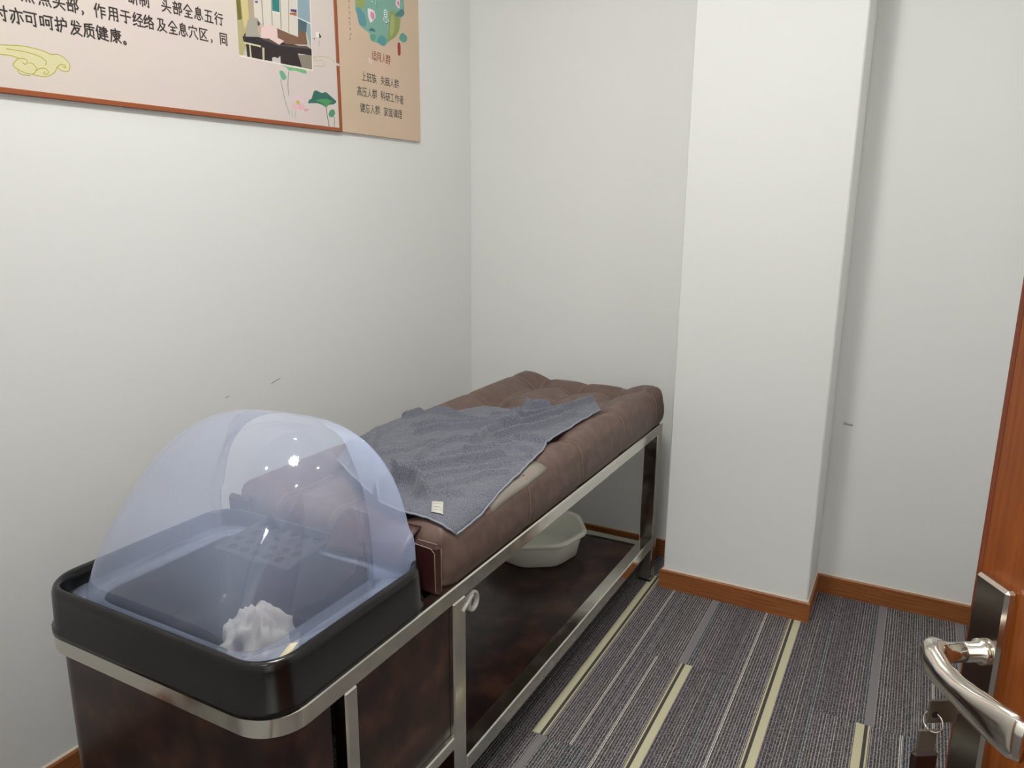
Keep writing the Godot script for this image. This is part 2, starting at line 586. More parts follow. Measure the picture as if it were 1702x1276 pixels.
# ------------------------------------------------------------------ the bed
func pad_top(x: float, z: float) -> float:
	var mx := 9.0
	for a in SEAM_X:
		mx = minf(mx, absf(x - a))
	var mz := 9.0
	for a in SEAM_Z:
		mz = minf(mz, absf(z - a))
	# a higher roll along the two long sides, a lower quilted middle
	var side := minf(x - PAD_X0, PAD_X1 - x)
	var roll := 0.018 * smoothstep(0.15, 0.06, side)
	var ends := smoothstep(0.0, 0.10, minf(z - PAD_Z0, PAD_Z1 - z))
	var sides := smoothstep(0.0, 0.10, side)
	var y := 0.7155 + roll
	y -= 0.009 * exp(-mx * mx / 0.000200) * lerpf(0.45, 1.0, ends) + 0.009 * exp(-mz * mz / 0.000200) * lerpf(0.45, 1.0, sides)
	y -= 0.005 * exp(-mx * mx / 0.0016) * ends + 0.005 * exp(-mz * mz / 0.0016) * sides
	return y - 0.022 * exp(-(mx * mx + mz * mz) / 0.0026)


func pad_point(x: float, z: float, lift := 0.0) -> Vector3:
	# rounds the corners of the plan and the upper edge
	var r := 0.05
	var ex := minf(x - PAD_X0, PAD_X1 - x)
	var ez := minf(z - PAD_Z0, PAD_Z1 - z)
	var d := maxf(minf(ex, ez), 0.0)
	var o := Vector3(x, 0, z)
	if ex < r and ez < r:
		var a := (r - ex) / r
		var b := (r - ez) / r
		var a2 := a * sqrt(1.0 - b * b / 2.0)
		var b2 := b * sqrt(1.0 - a * a / 2.0)
		o.x = x + (a2 - a) * r * (1.0 if x > 0.6 else -1.0)
		o.z = z + (b2 - b) * r * (1.0 if z > 0.9 else -1.0)
	var y := pad_top(x, z)
	if d < r:
		y -= r - sqrt(maxf(0.0, r * r - (r - d) * (r - d)))
	o.y = y + lift
	return o


func edge_list(a: float, b: float, step: float) -> Array:
	var r := 0.05
	var out := []
	for k in 7:
		out.append(a + r * (1.0 - cos(k * PI / 12.0)))
	var n := int((b - a - 2.0 * r) / step)
	for k in range(1, n):
		out.append(a + r + (b - a - 2.0 * r) * k / n)
	for k in range(6, -1, -1):
		out.append(b - r * (1.0 - cos(k * PI / 12.0)))
	return out


func make_bed() -> void:
	var bed := thing("head_spa_bed", "brown tufted leather treatment bed on a chrome tube frame with a lower shelf", "bed", Vector3(0.618, 0, 1.1))
	var x0 := 0.325
	var x1 := 0.911
	# chrome band: left side, round the head end, right side
	var path := [Vector2(x0, 0.19)]
	path.append_array(corner(Vector2(x0 + 0.075, 2.06 - 0.075), 0.075, PI, PI / 2.0))
	path.append_array(corner(Vector2(x1 - 0.075, 2.06 - 0.075), 0.075, PI / 2.0, 0.0))
	path.append(Vector2(x1, 0.19))
	var st := SurfaceTool.new()
	begin(st)
	sweep_floor(st, path, [Vector2(-0.003, 0.564), Vector2(0, 0.5665), Vector2(0, 0.5975), Vector2(-0.003, 0.600), Vector2(-0.028, 0.600), Vector2(-0.028, 0.564)], true)
	wobj("top_rail", st, M.chrome, bed)
	wbox("cross_rail", Vector3(x0 + 0.028, 0.565, 0.19), Vector3(x1 - 0.028, 0.5995, 0.225), M.chrome, bed, 0.003)
	for s in [0, 1]:
		var a := x1 if s == 1 else x0 + 0.05
		leg(bed, a - 0.05, a, 0.19, 0.24, 0.564)
		a = x1 if s == 1 else x0 + 0.042
		leg(bed, a - 0.042, a, 1.526, 1.573, 0.564)
		a = x1 if s == 1 else x0 + 0.03
		leg(bed, a - 0.03, a, 1.872, 1.903, 0.564)
		a = x1 if s == 1 else x0 + 0.04
		wbox("lower_rail", Vector3(a - 0.04, 0.134, 0.24), Vector3(a, 0.176, 1.526), M.chrome, bed, 0.003)
		a = x1 if s == 1 else x0 + 0.03
		wbox("cabinet_rail", Vector3(a - 0.03, 0.227, 1.573), Vector3(a, 0.257, 1.872), M.chrome, bed, 0.003)
		a = x1 - 0.012 if s == 1 else x0 + 0.018
		wbox("side_panel", Vector3(a - 0.006, 0.257, 1.573), Vector3(a, 0.564, 1.872), M.marble_leather, bed, 0.001)
	wbox("lower_cross_rail", Vector3(x0 + 0.05, 0.112, 0.195), Vector3(x1 - 0.05, 0.134, 0.235), M.chrome, bed, 0.003)
	wbox("lower_cross_rail", Vector3(x0 + 0.042, 0.112, 1.53), Vector3(x1 - 0.042, 0.134, 1.57), M.chrome, bed, 0.003)
	wbox("shelf_board", Vector3(x0 + 0.04, 0.114, 0.235), Vector3(x1 - 0.04, 0.128, 1.53), M.marble_leather, bed, 0.002)
	wbox("inner_panel", Vector3(x0 + 0.042, 0.134, 1.55), Vector3(x1 - 0.042, 0.564, 1.556), M.marble_leather, bed, 0.001)
	# rounded apron round the head end
	path = [Vector2(x0 + 0.014, 1.925)]
	path.append_array(corner(Vector2(x0 + 0.075, 2.046 - 0.06), 0.061, PI, PI / 2.0))
	path.append_array(corner(Vector2(x1 - 0.075, 2.046 - 0.06), 0.061, PI / 2.0, 0.0))
	path.append(Vector2(x1 - 0.014, 1.925))
	st = SurfaceTool.new()
	begin(st)
	sweep_floor(st, path, [Vector2(0, 0.05), Vector2(0, 0.564), Vector2(-0.01, 0.564), Vector2(-0.01, 0.05)], true)
	wobj("head_panel", st, M.marble_leather, bed)
	wbox("cabinet_floor", Vector3(x0 + 0.03, 0.05, 1.59), Vector3(x1 - 0.03, 0.06, 1.99), M.marble_leather, bed, 0.001)
	# tufted cushion
	var xs := edge_list(PAD_X0, PAD_X1, 0.011)
	var zs := edge_list(PAD_Z0, PAD_Z1, 0.0115)
	var g := []
	for z in zs:
		var row := []
		for x in xs:
			row.append(pad_point(x, z))
		g.append(row)
	st = SurfaceTool.new()
	begin(st)
	grid_tris(st, g, false)
	var edge := []
	for i in xs.size():
		edge.append(g[0][i])
	for j in range(1, zs.size()):
		edge.append(g[j][xs.size() - 1])
	for i in range(xs.size() - 2, -1, -1):
		edge.append(g[zs.size() - 1][i])
	for j in range(zs.size() - 2, 0, -1):
		edge.append(g[j][0])
	var rings := [edge]
	var mid := Vector3((PAD_X0 + PAD_X1) * 0.5, 0, (PAD_Z0 + PAD_Z1) * 0.5)
	for k in [[0.25, 0.004], [0.55, 0.005], [0.8, 0.002], [0.96, -0.005], [1.0, -0.012]]:
		var rr := []
		for e in edge:
			var v: Vector3 = e
			var out := Vector3(signf(v.x - mid.x) if absf(v.x - mid.x) > 0.24 else 0.0, 0, signf(v.z - mid.z) if absf(v.z - mid.z) > 0.67 else 0.0)
			var pinch := 0.0
			for a in SEAM_Z:
				pinch += exp(-pow((v.z - a) / 0.014, 2.0))
			rr.append(Vector3(v.x, lerpf(v.y, 0.6005, k[0]), v.z) + out * (k[1] - 0.004 * pinch))
		rings.append(rr)
	loft(st, rings, false, true, true)
	var pad := wobj("cushion", st, M.leather, bed)
	# stitching beside the seams, over the top and down the side
	for a in SEAM_Z:
		for s in [0, 1]:
			st = SurfaceTool.new()
			begin(st)
			var line := []
			var xa: float = (SEAM_X[2] if s == 1 else SEAM_X[0])
			var xe := PAD_X1 if s == 1 else PAD_X0
			for k in 15:
				var x := lerpf(xa, xe, 1.0 - pow(1.0 - k / 14.0, 2.0))
				line.append(pad_point(x, a - 0.008, 0.0006))
			var o := 1.0 if s == 1 else -1.0
			var last: Vector3 = line[-1]
			for k in [[0.25, 0.0035], [0.55, 0.0045], [0.8, 0.0015], [0.96, -0.0055]]:
				line.append(Vector3(last.x + o * (k[1] - 0.0022), lerpf(last.y, 0.6005, k[0]), last.z))
			tube(st, line, 0.0007, 5)
			wobj("stitching", st, M.thread, pad)
		st = SurfaceTool.new()
		begin(st)
		var across := []
		for k in 41:
			across.append(pad_point(lerpf(SEAM_X[0], SEAM_X[2], k / 40.0), a - 0.008, 0.0004))
		tube(st, across, 0.0006, 5)
		wobj("stitching", st, M.thread, pad)
	for a in SEAM_X:
		st = SurfaceTool.new()
		begin(st)
		var along := []
		for k in 141:
			var z: float = lerpf(PAD_Z0 + 0.002, PAD_Z1 - 0.002, k / 140.0)
			along.append(pad_point(a - 0.008, z, 0.0004))
		tube(st, along, 0.0006, 5)
		wobj("stitching", st, M.thread, pad)
	# thin pale strip laid on the rounded edge
	st = SurfaceTool.new()
	begin(st)
	var tp := []
	for j in 9:
		var row := []
		for i in 7:
			var z := lerpf(1.145, 1.43, j / 8.0)
			row.append(pad_point(lerpf(0.868, 0.9035, i / 6.0) + 0.004 * (j / 8.0), z - 0.022 * (i / 6.0), 0.0012))
		tp.append(row)
	sheet(st, tp, 0.0008)
	wobj("edge_patch", st, M.cushion_patch, pad).set_meta("label", "thin pale grey-brown patch on the cushion edge")
	# stitched end cap at the head end and a flap that falls into the basin
	st = SurfaceTool.new()
	cbox(st, Vector3(0.874, 0.654, 1.6105), Vector3(0.062, 0.106, 0.017), 0.007)
	var cap := wobj("end_cap", st, M.dark_leather, bed)
	st = SurfaceTool.new()
	cbox(st, Vector3(0.362, 0.654, 1.6105), Vector3(0.062, 0.106, 0.017), 0.007)
	wobj("end_cap", st, M.dark_leather, bed)
	st = SurfaceTool.new()
	begin(st)
	tube(st, [Vector3(0.851, 0.703, 1.6192), Vector3(0.889, 0.700, 1.6192), Vector3(0.8975, 0.692, 1.6192), Vector3(0.8985, 0.61, 1.6192)], 0.0009, 5)
	wobj("stitching", st, M.thread, cap)
	st = SurfaceTool.new()
	begin(st)
	tube(st, [Vector3(0.850, 0.7075, 1.608), Vector3(0.896, 0.7065, 1.608), Vector3(0.9055, 0.697, 1.608), Vector3(0.9055, 0.61, 1.608)], 0.0009, 5)
	wobj("stitching", st, M.thread, cap)
	for s in [[0.655, 0.842]]:
		var fl := []
		for j in 13:
			var t := j / 12.0
			var row := []
			for i in 13:
				var u := i / 12.0
				var x := lerpf(s[0], s[1], u)
				var y := lerpf(0.722, 0.668, t * t) + 0.004 * sin(u * 17.0 + t * 4.0) * t
				row.append(Vector3(x, y, 1.578 + 0.082 * t + 0.003 * sin(u * 9.0)))
			fl.append(row)
		st = SurfaceTool.new()
		begin(st)
		sheet(st, fl, 0.0025)
		wobj("neck_flap", st, M.dark_leather, bed)


func leg(bed: Node3D, xa: float, xb: float, za: float, zb: float, top: float) -> void:
	wbox("leg", Vector3(xa, 0.008, za), Vector3(xb, top, zb), M.chrome, bed, 0.003)
	wbox("foot", Vector3(xa + 0.002, 0.0, za + 0.002), Vector3(xb - 0.002, 0.008, zb - 0.002), M.rubber_and_hole_shade, bed, 0.001)


# ------------------------------------------------------------------ black basin at the head end
func make_basin() -> void:
	var t := thing("shampoo_basin", "deep black plastic wash basin with rounded corners set on the chrome band", "basin", Vector3(0.62, 0.6, 1.84))
	var rings := []
	for k in [[0.016, 0.6008], [-0.002, 0.6012], [-0.002, 0.611], [0.0025, 0.6155], [0.0045, 0.674], [0.0075, 0.684], [0.0125, 0.689], [0.0175, 0.6875], [0.021, 0.681], [0.0235, 0.672], [0.0245, 0.657], [0.026, 0.6545], [0.038, 0.6535], [0.0405, 0.651], [0.052, 0.60], [0.068, 0.53], [0.085, 0.511], [0.12, 0.506]]:
		rings.append(rrect(0.332 + k[0], 0.908 - k[0], 1.624 + k[0], 2.064 - k[0], maxf(0.075 - k[0], 0.03), k[1], 9))
	var st := SurfaceTool.new()
	begin(st)
	loft(st, rings, false, true, false, true)
	wobj("shell", st, M.black_plastic, t)
	# perforated neck rest bridging the far side
	var root := CSGBox3D.new()
	root.size = Vector3(0.20, 0.004, 0.135)
	root.name = "neck_rest"
	root.material = M.black_rest
	t.add_child(root)
	root.position = Vector3(0.553, 0.667, 1.698) - t.position
	root.rotation_degrees = Vector3(5, 0, 0)
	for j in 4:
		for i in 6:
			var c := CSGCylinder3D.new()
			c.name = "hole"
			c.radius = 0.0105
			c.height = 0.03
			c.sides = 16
			c.material = M.rubber_and_hole_shade  # hole walls coloured darker than the plate, shade put into the colour
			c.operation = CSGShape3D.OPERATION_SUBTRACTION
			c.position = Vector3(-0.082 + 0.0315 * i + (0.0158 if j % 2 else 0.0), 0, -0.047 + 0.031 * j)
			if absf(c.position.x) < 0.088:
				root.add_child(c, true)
	st = SurfaceTool.new()
	begin(st)
	loft(st, [ring(Vector3(0.62, 0.5065, 1.86), 0.024, 24), ring(Vector3(0.62, 0.511, 1.86), 0.023, 24), ring(Vector3(0.62, 0.512, 1.86), 0.012, 24)], true, true)
	wobj("drain", st, M.chrome, t)


# ------------------------------------------------------------------ clear steam hood
func hood_body(a: float, tt: float) -> Vector3:
	var c := cos(a)
	var s := sin(a)
	var n := 2.0 / 2.6
	var px := signf(c) * pow(absf(c), n)
	var py := pow(absf(s), n)
	var h := pow(maxf(0.0, 1.0 - pow(tt, 2.5)), 0.4) * (1.0 + 0.15 * sin(PI * minf(tt / 0.8, 1.0)))
	var w := 0.253 * (1.0 - 0.3 * pow(tt, 3.0))
	return Vector3(0.615 - w * px, 0.658 + 0.281 * h * py, 1.66 + 0.372 * tt)


func hood_waist(i: int, n: int) -> float:
	# how far the dome draws in behind the flange: most near the foot
	return lerpf(0.985, 0.80, pow(absf(cos(PI * i / n)), 0.6) * smoothstep(0.35, 0.75, absf(cos(PI * i / n))))


func make_hood() -> void:
	var t := thing("steam_hood", "clear bluish plastic hood arching over the black wash basin", "hood", Vector3(0.615, 0.656, 1.85))
	var na := 64
	var rows := []
	var ts := [0.13, 0.17, 0.22, 0.28, 0.34, 0.4, 0.46, 0.52, 0.58, 0.64, 0.7, 0.75, 0.8, 0.84, 0.88, 0.91, 0.94, 0.96, 0.975, 0.987, 0.995, 1.0]
	for tt in ts:
		var row := []
		for i in na + 1:
			var q := hood_body(PI * i / na, tt)
			var blend := smoothstep(0.1, 0.36, tt)
			q.x = 0.615 + (q.x - 0.615) * lerpf(hood_waist(i, na), 1.0, blend)
			row.append(q)
		rows.append(row)
	var st := SurfaceTool.new()
	begin(st)
	grid_tris(st, rows, false)
	wobj("dome", st, M.hood, t)
	# flat flange round the open arch, with an angular shoulder low down
	var fl := []
	for k in 4:
		var row := []
		for i in na + 1:
			var a := PI * i / na
			var outer := hood_body(a, 0.0)
			var low := smoothstep(0.36, 0.26, (outer.y - 0.658) / 0.281)
			outer.x += 0.010 * low * signf(outer.x - 0.615)
			outer.z = 1.655
			var inner := hood_body(a, 0.13)
			inner.x = 0.615 + (inner.x - 0.615) * lerpf(hood_waist(i, na), 1.0, smoothstep(0.1, 0.36, 0.13))
			row.append(outer.lerp(inner, k / 3.0))
		fl.append(row)
	st = SurfaceTool.new()
	begin(st)
	grid_tris(st, fl, false)
	wobj("arch_flange", st, M.hood_rim, t)
	# rolled rim of the arch
	st = SurfaceTool.new()
	begin(st)
	tube(st, fl[0], 0.0013, 6)
	wobj("arch_rim", st, M.hood, t)
	# flat foot lying on the ledge of the basin
	st = SurfaceTool.new()
	begin(st)
	loft(st, [rrect(0.360, 0.880, 1.652, 2.037, 0.06, 0.6552, 9), rrect(0.360, 0.880, 1.652, 2.037, 0.06, 0.6575, 9), rrect(0.418, 0.812, 1.672, 2.005, 0.05, 0.6578, 9), rrect(0.418, 0.812, 1.672, 2.005, 0.05, 0.6552, 9)], false, false)
	wobj("foot_flange", st, M.hood, t)


# ------------------------------------------------------------------ grey towel
const FOLDS := [
	[0.012, 0.016, [0.38,0.996,0.39,0.917,0.45,0.897,0.515,0.918,0.572,0.947,0.614,0.93,0.668,0.844]],
	[0.011, 0.014, [0.506,1.118,0.525,1.046,0.574,1.005,0.623,0.964,0.679,0.865]],
	[0.012, 0.012, [0.677,1.091,0.656,1.008,0.673,0.948,0.706,0.916]],
	[0.013, 0.016, [0.6,1.424,0.642,1.392,0.665,1.352,0.698,1.306,0.74,1.244,0.779,1.202,0.797,1.172]],
	[0.009, 0.013, [0.627,1.289,0.606,1.219,0.612,1.151,0.625,1.098,0.684,1.098]],
	[0.011, 0.012, [0.404,1.165,0.481,1.29,0.556,1.377,0.602,1.396]],
	[0.014, 0.014, [0.522,1.406,0.561,1.42,0.608,1.429,0.673,1.451]],
	[0.026, 0.014, [0.698,1.543,0.677,1.457,0.7,1.419,0.738,1.438,0.781,1.491]],
	[0.007, 0.012, [0.781,1.43,0.806,1.376,0.824,1.307,0.862,1.267]],
	[0.007, 0.012, [0.761,1.472,0.799,1.458,0.838,1.437]],
	[0.013, 0.012, [0.599,0.865,0.677,0.834,0.728,0.747,0.761,0.654,0.779,0.513]],
	[0.012, 0.011, [0.651,0.956,0.702,0.915,0.732,0.817,0.753,0.719]],
	[0.012, 0.011, [0.709,1.058,0.722,0.967,0.767,0.903,0.782,0.815,0.799,0.722]],
	[0.020, 0.015, [0.587,0.722,0.605,0.68,0.661,0.742,0.7,0.704]],
	[0.012, 0.012, [0.752,1.01,0.796,1.008,0.833,1.01]],
	[0.007, 0.011, [0.70,1.18,0.74,1.12,0.79,1.09,0.84,1.09]],
	[0.006, 0.010, [0.66,1.23,0.70,1.17,0.73,1.10,0.75,1.05]],
	[0.006, 0.010, [0.80,1.24,0.83,1.18,0.86,1.14]],
	[0.006, 0.010, [0.72,1.38,0.76,1.33,0.80,1.26,0.84,1.21]],
	[0.007, 0.011, [0.45,1.06,0.48,1.0,0.53,0.965,0.6,0.955]],
	[0.006, 0.010, [0.53,1.30,0.56,1.24,0.57,1.17,0.60,1.12]],
]


func along(poly: Array, t: float) -> Vector2:
	var total := 0.0
	for k in range(0, poly.size() - 2, 2):
		total += Vector2(poly[k], poly[k + 1]).distance_to(Vector2(poly[k + 2], poly[k + 3]))
	var want := t * total
	for k in range(0, poly.size() - 2, 2):
		var a := Vector2(poly[k], poly[k + 1])
		var b := Vector2(poly[k + 2], poly[k + 3])
		var l := a.distance_to(b)
		if want <= l or k >= poly.size() - 4:
			return a.lerp(b, minf(want / maxf(l, 1e-6), 1.0))
		want -= l
	return Vector2.ZERO


func towel_height(x: float, z: float, n: FastNoiseLite) -> float:
	var r := 0.05
	var d := maxf(minf(minf(x - PAD_X0, PAD_X1 - x), minf(z - PAD_Z0, PAD_Z1 - z)), 0.004)
	var y := 0.7385
	if d < r:
		y -= r - sqrt(maxf(0.0, r * r - (r - d) * (r - d)))
	var q := Vector2(x, z)
	for f in FOLDS:
		var p: Array = f[2]
		var best := 9.0
		for k in range(0, p.size() - 2, 2):
			var c := Geometry2D.get_closest_point_to_segment(q, Vector2(p[k], p[k + 1]), Vector2(p[k + 2], p[k + 3]))
			best = minf(best, q.distance_to(c))
		if best < f[1] * 2.2:
			var e: float = best / f[1]
			y += 1.7 * f[0] * exp(-e * e * 2.0)
	y += 0.004 * (n.get_noise_2d(x * 70.0, z * 45.0) + 0.6)
	y += 0.0010 * n.get_noise_2d(x * 220.0, z * 160.0)
	return y


func make_towel() -> void:
	var t := thing("towel", "crumpled grey terry towel lying spread on the brown bed", "towel", Vector3(0.66, 0.74, 1.1))
	var n := FastNoiseLite.new()
	n.seed = 4
	n.frequency = 0.2
	var front := [0.453,1.384,0.555,1.45,0.646,1.508,0.716,1.552,0.767,1.562,0.815,1.565,0.893,1.574,0.907,1.556]
	var right := [0.907,1.556,0.905,1.454,0.893,1.354,0.883,1.248,0.87,1.129,0.858,1.06,0.842,1.01,0.838,0.958,0.837,0.849,0.836,0.736,0.841,0.622]
	var top := [0.371,1.044,0.379,0.951,0.418,0.912,0.475,0.832,0.506,0.765,0.603,0.759,0.63,0.69,0.70,0.69,0.744,0.59,0.786,0.53,0.841,0.622]
	var left := [0.453,1.384,0.41,1.3,0.387,1.211,0.36,1.113,0.371,1.044]
	var nu := 110
	var nv := 170
	var c00 := along(front, 0.0)
	var c10 := along(front, 1.0)
	var c01 := along(top, 0.0)
	var c11 := along(top, 1.0)
	var us := []
	for i in nu + 1:
		us.append([along(front, float(i) / nu), along(top, float(i) / nu)])
	var g := []
	for j in nv + 1:
		var v := float(j) / nv
		var pl := along(left, v)
		var pr := along(right, v)
		var row := []
		for i in nu + 1:
			var u := float(i) / nu
			var fb: Vector2 = us[i][0]
			var tb: Vector2 = us[i][1]
			var p := fb * (1 - v) + tb * v + pl * (1 - u) + pr * u - (c00 * (1 - u) * (1 - v) + c10 * u * (1 - v) + c01 * (1 - u) * v + c11 * u * v)
			row.append(Vector3(p.x, towel_height(p.x, p.y, n), p.y))
		g.append(row)
	var st := SurfaceTool.new()
	begin(st)
	sheet(st, g, 0.0035)
	wobj("cloth", st, M.terry, t)
	# woven hem along the two long edges
	for which in [0, 1]:
		var line := []
		if which == 0:
			for j in range(0, nv + 1, 2):
				line.append(g[j][nu] + Vector3(0, -0.0014, 0))
		else:
			for i in range(0, nu + 1, 2):
				line.append(g[0][i] + Vector3(0, -0.0014, 0))
		st = SurfaceTool.new()
		begin(st)
		tube(st, line, 0.0026, 6)
		wobj("hem", st, M.hem, t)
	# care label sewn on near the corner
	var lab := []
	for j in 9:
		var row := []
		for i in 6:
			var a := Vector2(0.811, 1.499).lerp(Vector2(0.836, 1.493), i / 5.0)
			var b := Vector2(0.848, 1.556).lerp(Vector2(0.873, 1.550), i / 5.0)
			var p := a.lerp(b, j / 8.0)
			row.append(Vector3(p.x, towel_height(p.x, p.y, n) + 0.003, p.y))
		lab.append(row)
	st = SurfaceTool.new()
	begin(st)
	sheet(st, lab, 0.0008)
	var tag := wobj("care_label", st, M.tag, t)
	tag.set_meta("label", "small white care label")
	for j in [2, 4, 6]:
		st = SurfaceTool.new()
		begin(st)
		tube(st, [lab[j][1] + Vector3(0, 0.0003, 0), lab[j][2] + Vector3(0, 0.0003, 0), lab[j][4] + Vector3(0, 0.0003, 0)], 0.0004, 4)
		wobj("print_line", st, M.tag_print, tag)


# ------------------------------------------------------------------ small things
func octagon(c: Vector3, apothem: float, soft: float) -> Array:
	var out := []
	var rr := apothem / cos(PI / 8.0)
	var corners := []
	for k in 8:
		var a := deg_to_rad(-11.8 + 22.5 + 45.0 * k)
		corners.append(c + Vector3(cos(a), 0, -sin(a)) * rr)
	for k in 8:
		var v: Vector3 = corners[k]
		var pa: Vector3 = corners[(k + 7) % 8]
		var pb: Vector3 = corners[(k + 1) % 8]
		var a := v + (pa - v).normalized() * soft
		var b := v + (pb - v).normalized() * soft
		for i in 5:
			var t := i / 4.0
			out.append(a.lerp(v, t).lerp(v.lerp(b, t), t))
	return out


func make_small_things() -> void:
	var b := thing("plastic_basin", "white eight-sided plastic basin on the shelf under the bed", "basin", Vector3(0.532, 0.128, 0.444))
	var rings := []
	for k in [[0.10, 0.0], [0.142, 0.0], [0.151, 0.006], [0.166, 0.066], [0.167, 0.070], [0.178, 0.0715], [0.1815, 0.075], [0.1815, 0.082], [0.178, 0.0865], [0.171, 0.0875], [0.1665, 0.084], [0.1635, 0.076], [0.148, 0.013], [0.139, 0.006], [0.10, 0.005]]:
		rings.append(octagon(Vector3(0, k[1] * 1.17, 0), k[0], 0.030))
	var st := SurfaceTool.new()
	begin(st)
	loft(st, rings, true, true, false, true)
	obj("bowl", st, M.basin, b)
	# coiled clear hose hooked behind the post under the rail
	var h := thing("clear_hose", "short coil of clear plastic hose hooked at the chrome post under the rail", "hose", Vector3(0.898, 0.535, 1.495))
	var line := []
	for k in 61:
		var a := TAU * 2.2 * k / 60.0
		line.append(Vector3(0.004 + 0.010 * k / 60.0, 0.019 * sin(a), 0.019 * cos(a)))
	line.append(Vector3(0.013, -0.002, 0.045))
	st = SurfaceTool.new()
	begin(st)
	tube(st, line, 0.0042, 8)
	obj("coil", st, M.hose, h)
	# crumpled white tissue lying in the basin
	var n := FastNoiseLite.new()
	n.seed = 12
	n.frequency = 1.0
	n.fractal_octaves = 3
	var rows := []
	for j in 33:
		var row := []
		var v := PI * j / 32.0
		for i in 65:
			var a := TAU * (i % 64) / 64.0
			var d := Vector3(sin(v) * cos(a), cos(v), sin(v) * sin(a))
			var f := 1.0 + 0.28 * n.get_noise_3d(d.x * 1.6, d.y * 1.6, d.z * 1.6) + 0.10 * (absf(n.get_noise_3d(d.x * 4.0 + 9.0, d.y * 4.0, d.z * 4.0)) - 0.2)
			var p := d * f * Vector3(0.060, 0.088, 0.068)
			p.y = maxf(p.y + 0.072, 0.0)
			row.append(Vector3(p.x, p.y, p.z))
		rows.append(row)
	var ti := thing("tissue", "crumpled white cloth lying in the black basin under the hood", "cloth", Vector3(0.735, 0.512, 1.92))
	st = SurfaceTool.new()
	begin(st)
	grid_tris(st, rows, true)
	obj("wad", st, M.tissue, ti)
	var pw := thing("paper_scrap", "small folded cream paper tucked between hood and basin rim", "paper", Vector3(0.868, 0.6585, 1.982))
	st = SurfaceTool.new()
	begin(st)
	sheet(st, [[Vector3(-0.012, 0.001, 0.022), Vector3(0.004, 0.002, 0.018)], [Vector3(-0.006, 0.012, 0.008), Vector3(0.009, 0.016, 0.004)], [Vector3(0.000, 0.026, -0.006), Vector3(0.012, 0.029, -0.012)]], 0.001)
	obj("folded_sheet", st, M.paper, pw)


# ------------------------------------------------------------------ printed boards
func blend(im: Image, x: int, y: int, c: Color, k: float) -> void:
	if k <= 0.0 or x < 0 or y < 0 or x >= im.get_width() or y >= im.get_height():
		return
	im.set_pixel(x, y, im.get_pixel(x, y).lerp(c, minf(k, 1.0)))


func stroke(im: Image, a: Vector2, b: Vector2, r: float, c: Color) -> void:
	for y in range(int(minf(a.y, b.y) - r - 1), int(maxf(a.y, b.y) + r + 2)):
		for x in range(int(minf(a.x, b.x) - r - 1), int(maxf(a.x, b.x) + r + 2)):
			var q := Vector2(x + 0.5, y + 0.5)
			blend(im, x, y, c, r + 0.5 - q.distance_to(Geometry2D.get_closest_point_to_segment(q, a, b)))


func fill(im: Image, p: PackedVector2Array, c: Color) -> void:
	var lo := p[0].y
	var hi := p[0].y
	for v in p:
		lo = minf(lo, v.y)
		hi = maxf(hi, v.y)
	for y in range(maxi(int(lo), 0), mini(int(hi) + 1, im.get_height())):
		var cut := []
		for k in p.size():
			var a := p[k]
			var b := p[(k + 1) % p.size()]
			if (a.y <= y + 0.5) != (b.y <= y + 0.5):
				cut.append(a.x + (y + 0.5 - a.y) / (b.y - a.y) * (b.x - a.x))
		cut.sort()
		for k in range(0, cut.size() - 1, 2):
			for x in range(int(cut[k]), int(cut[k + 1]) + 1):
				blend(im, x, y, c, minf(x + 1.0 - cut[k], cut[k + 1] - x))


func glyph(im: Image, what: String, at: Vector2, size: Vector2, r: float, c: Color) -> void:
	# at: the middle of the character's cell in pixels
	for s in GLYPHS[what]:
		for k in range(0, s.size() - 2, 2):
			stroke(im, at + (Vector2(s[k], s[k + 1]) / 100.0 - Vector2(0.5, 0.5)) * size, at + (Vector2(s[k + 2], s[k + 3]) / 100.0 - Vector2(0.5, 0.5)) * size, r, c)


func mottled(w: int, h: int, a: Color, b: Color, sd: int, scale: float) -> Image:
	var n := FastNoiseLite.new()
	n.seed = sd
	n.frequency = scale
	n.fractal_octaves = 3
	var sw := maxi(w / 8, 2)
	var sh := maxi(h / 8, 2)
	var im := Image.create(sw, sh, false, Image.FORMAT_RGB8)
	for y in sh:
		for x in sw:
			im.set_pixel(x, y, a.lerp(b, clampf(0.5 + 0.9 * n.get_noise_2d(x, y), 0.0, 1.0)))
	im.resize(w, h, Image.INTERPOLATE_CUBIC)
	return im


func rounded(p: PackedVector2Array, closed: bool) -> PackedVector2Array:
	# cuts the corners twice, so that a drawn outline looks brushed
	for turn in 2:
		var q := PackedVector2Array()
		if not closed:
			q.append(p[0])
		for k in (p.size() if closed else p.size() - 1):
			var a := p[k]
			var b := p[(k + 1) % p.size()]
			q.append(a.lerp(b, 0.2))
			q.append(a.lerp(b, 0.8))
		if not closed:
			q.append(p[p.size() - 1])
		p = q
	return p


func pixels(p: Array, scale: float, height: float) -> PackedVector2Array:
	var out := PackedVector2Array()
	for k in range(0, p.size(), 2):
		out.append(Vector2(p[k] * 0.001 * scale, (height - p[k + 1] * 0.001) * scale))
	return out


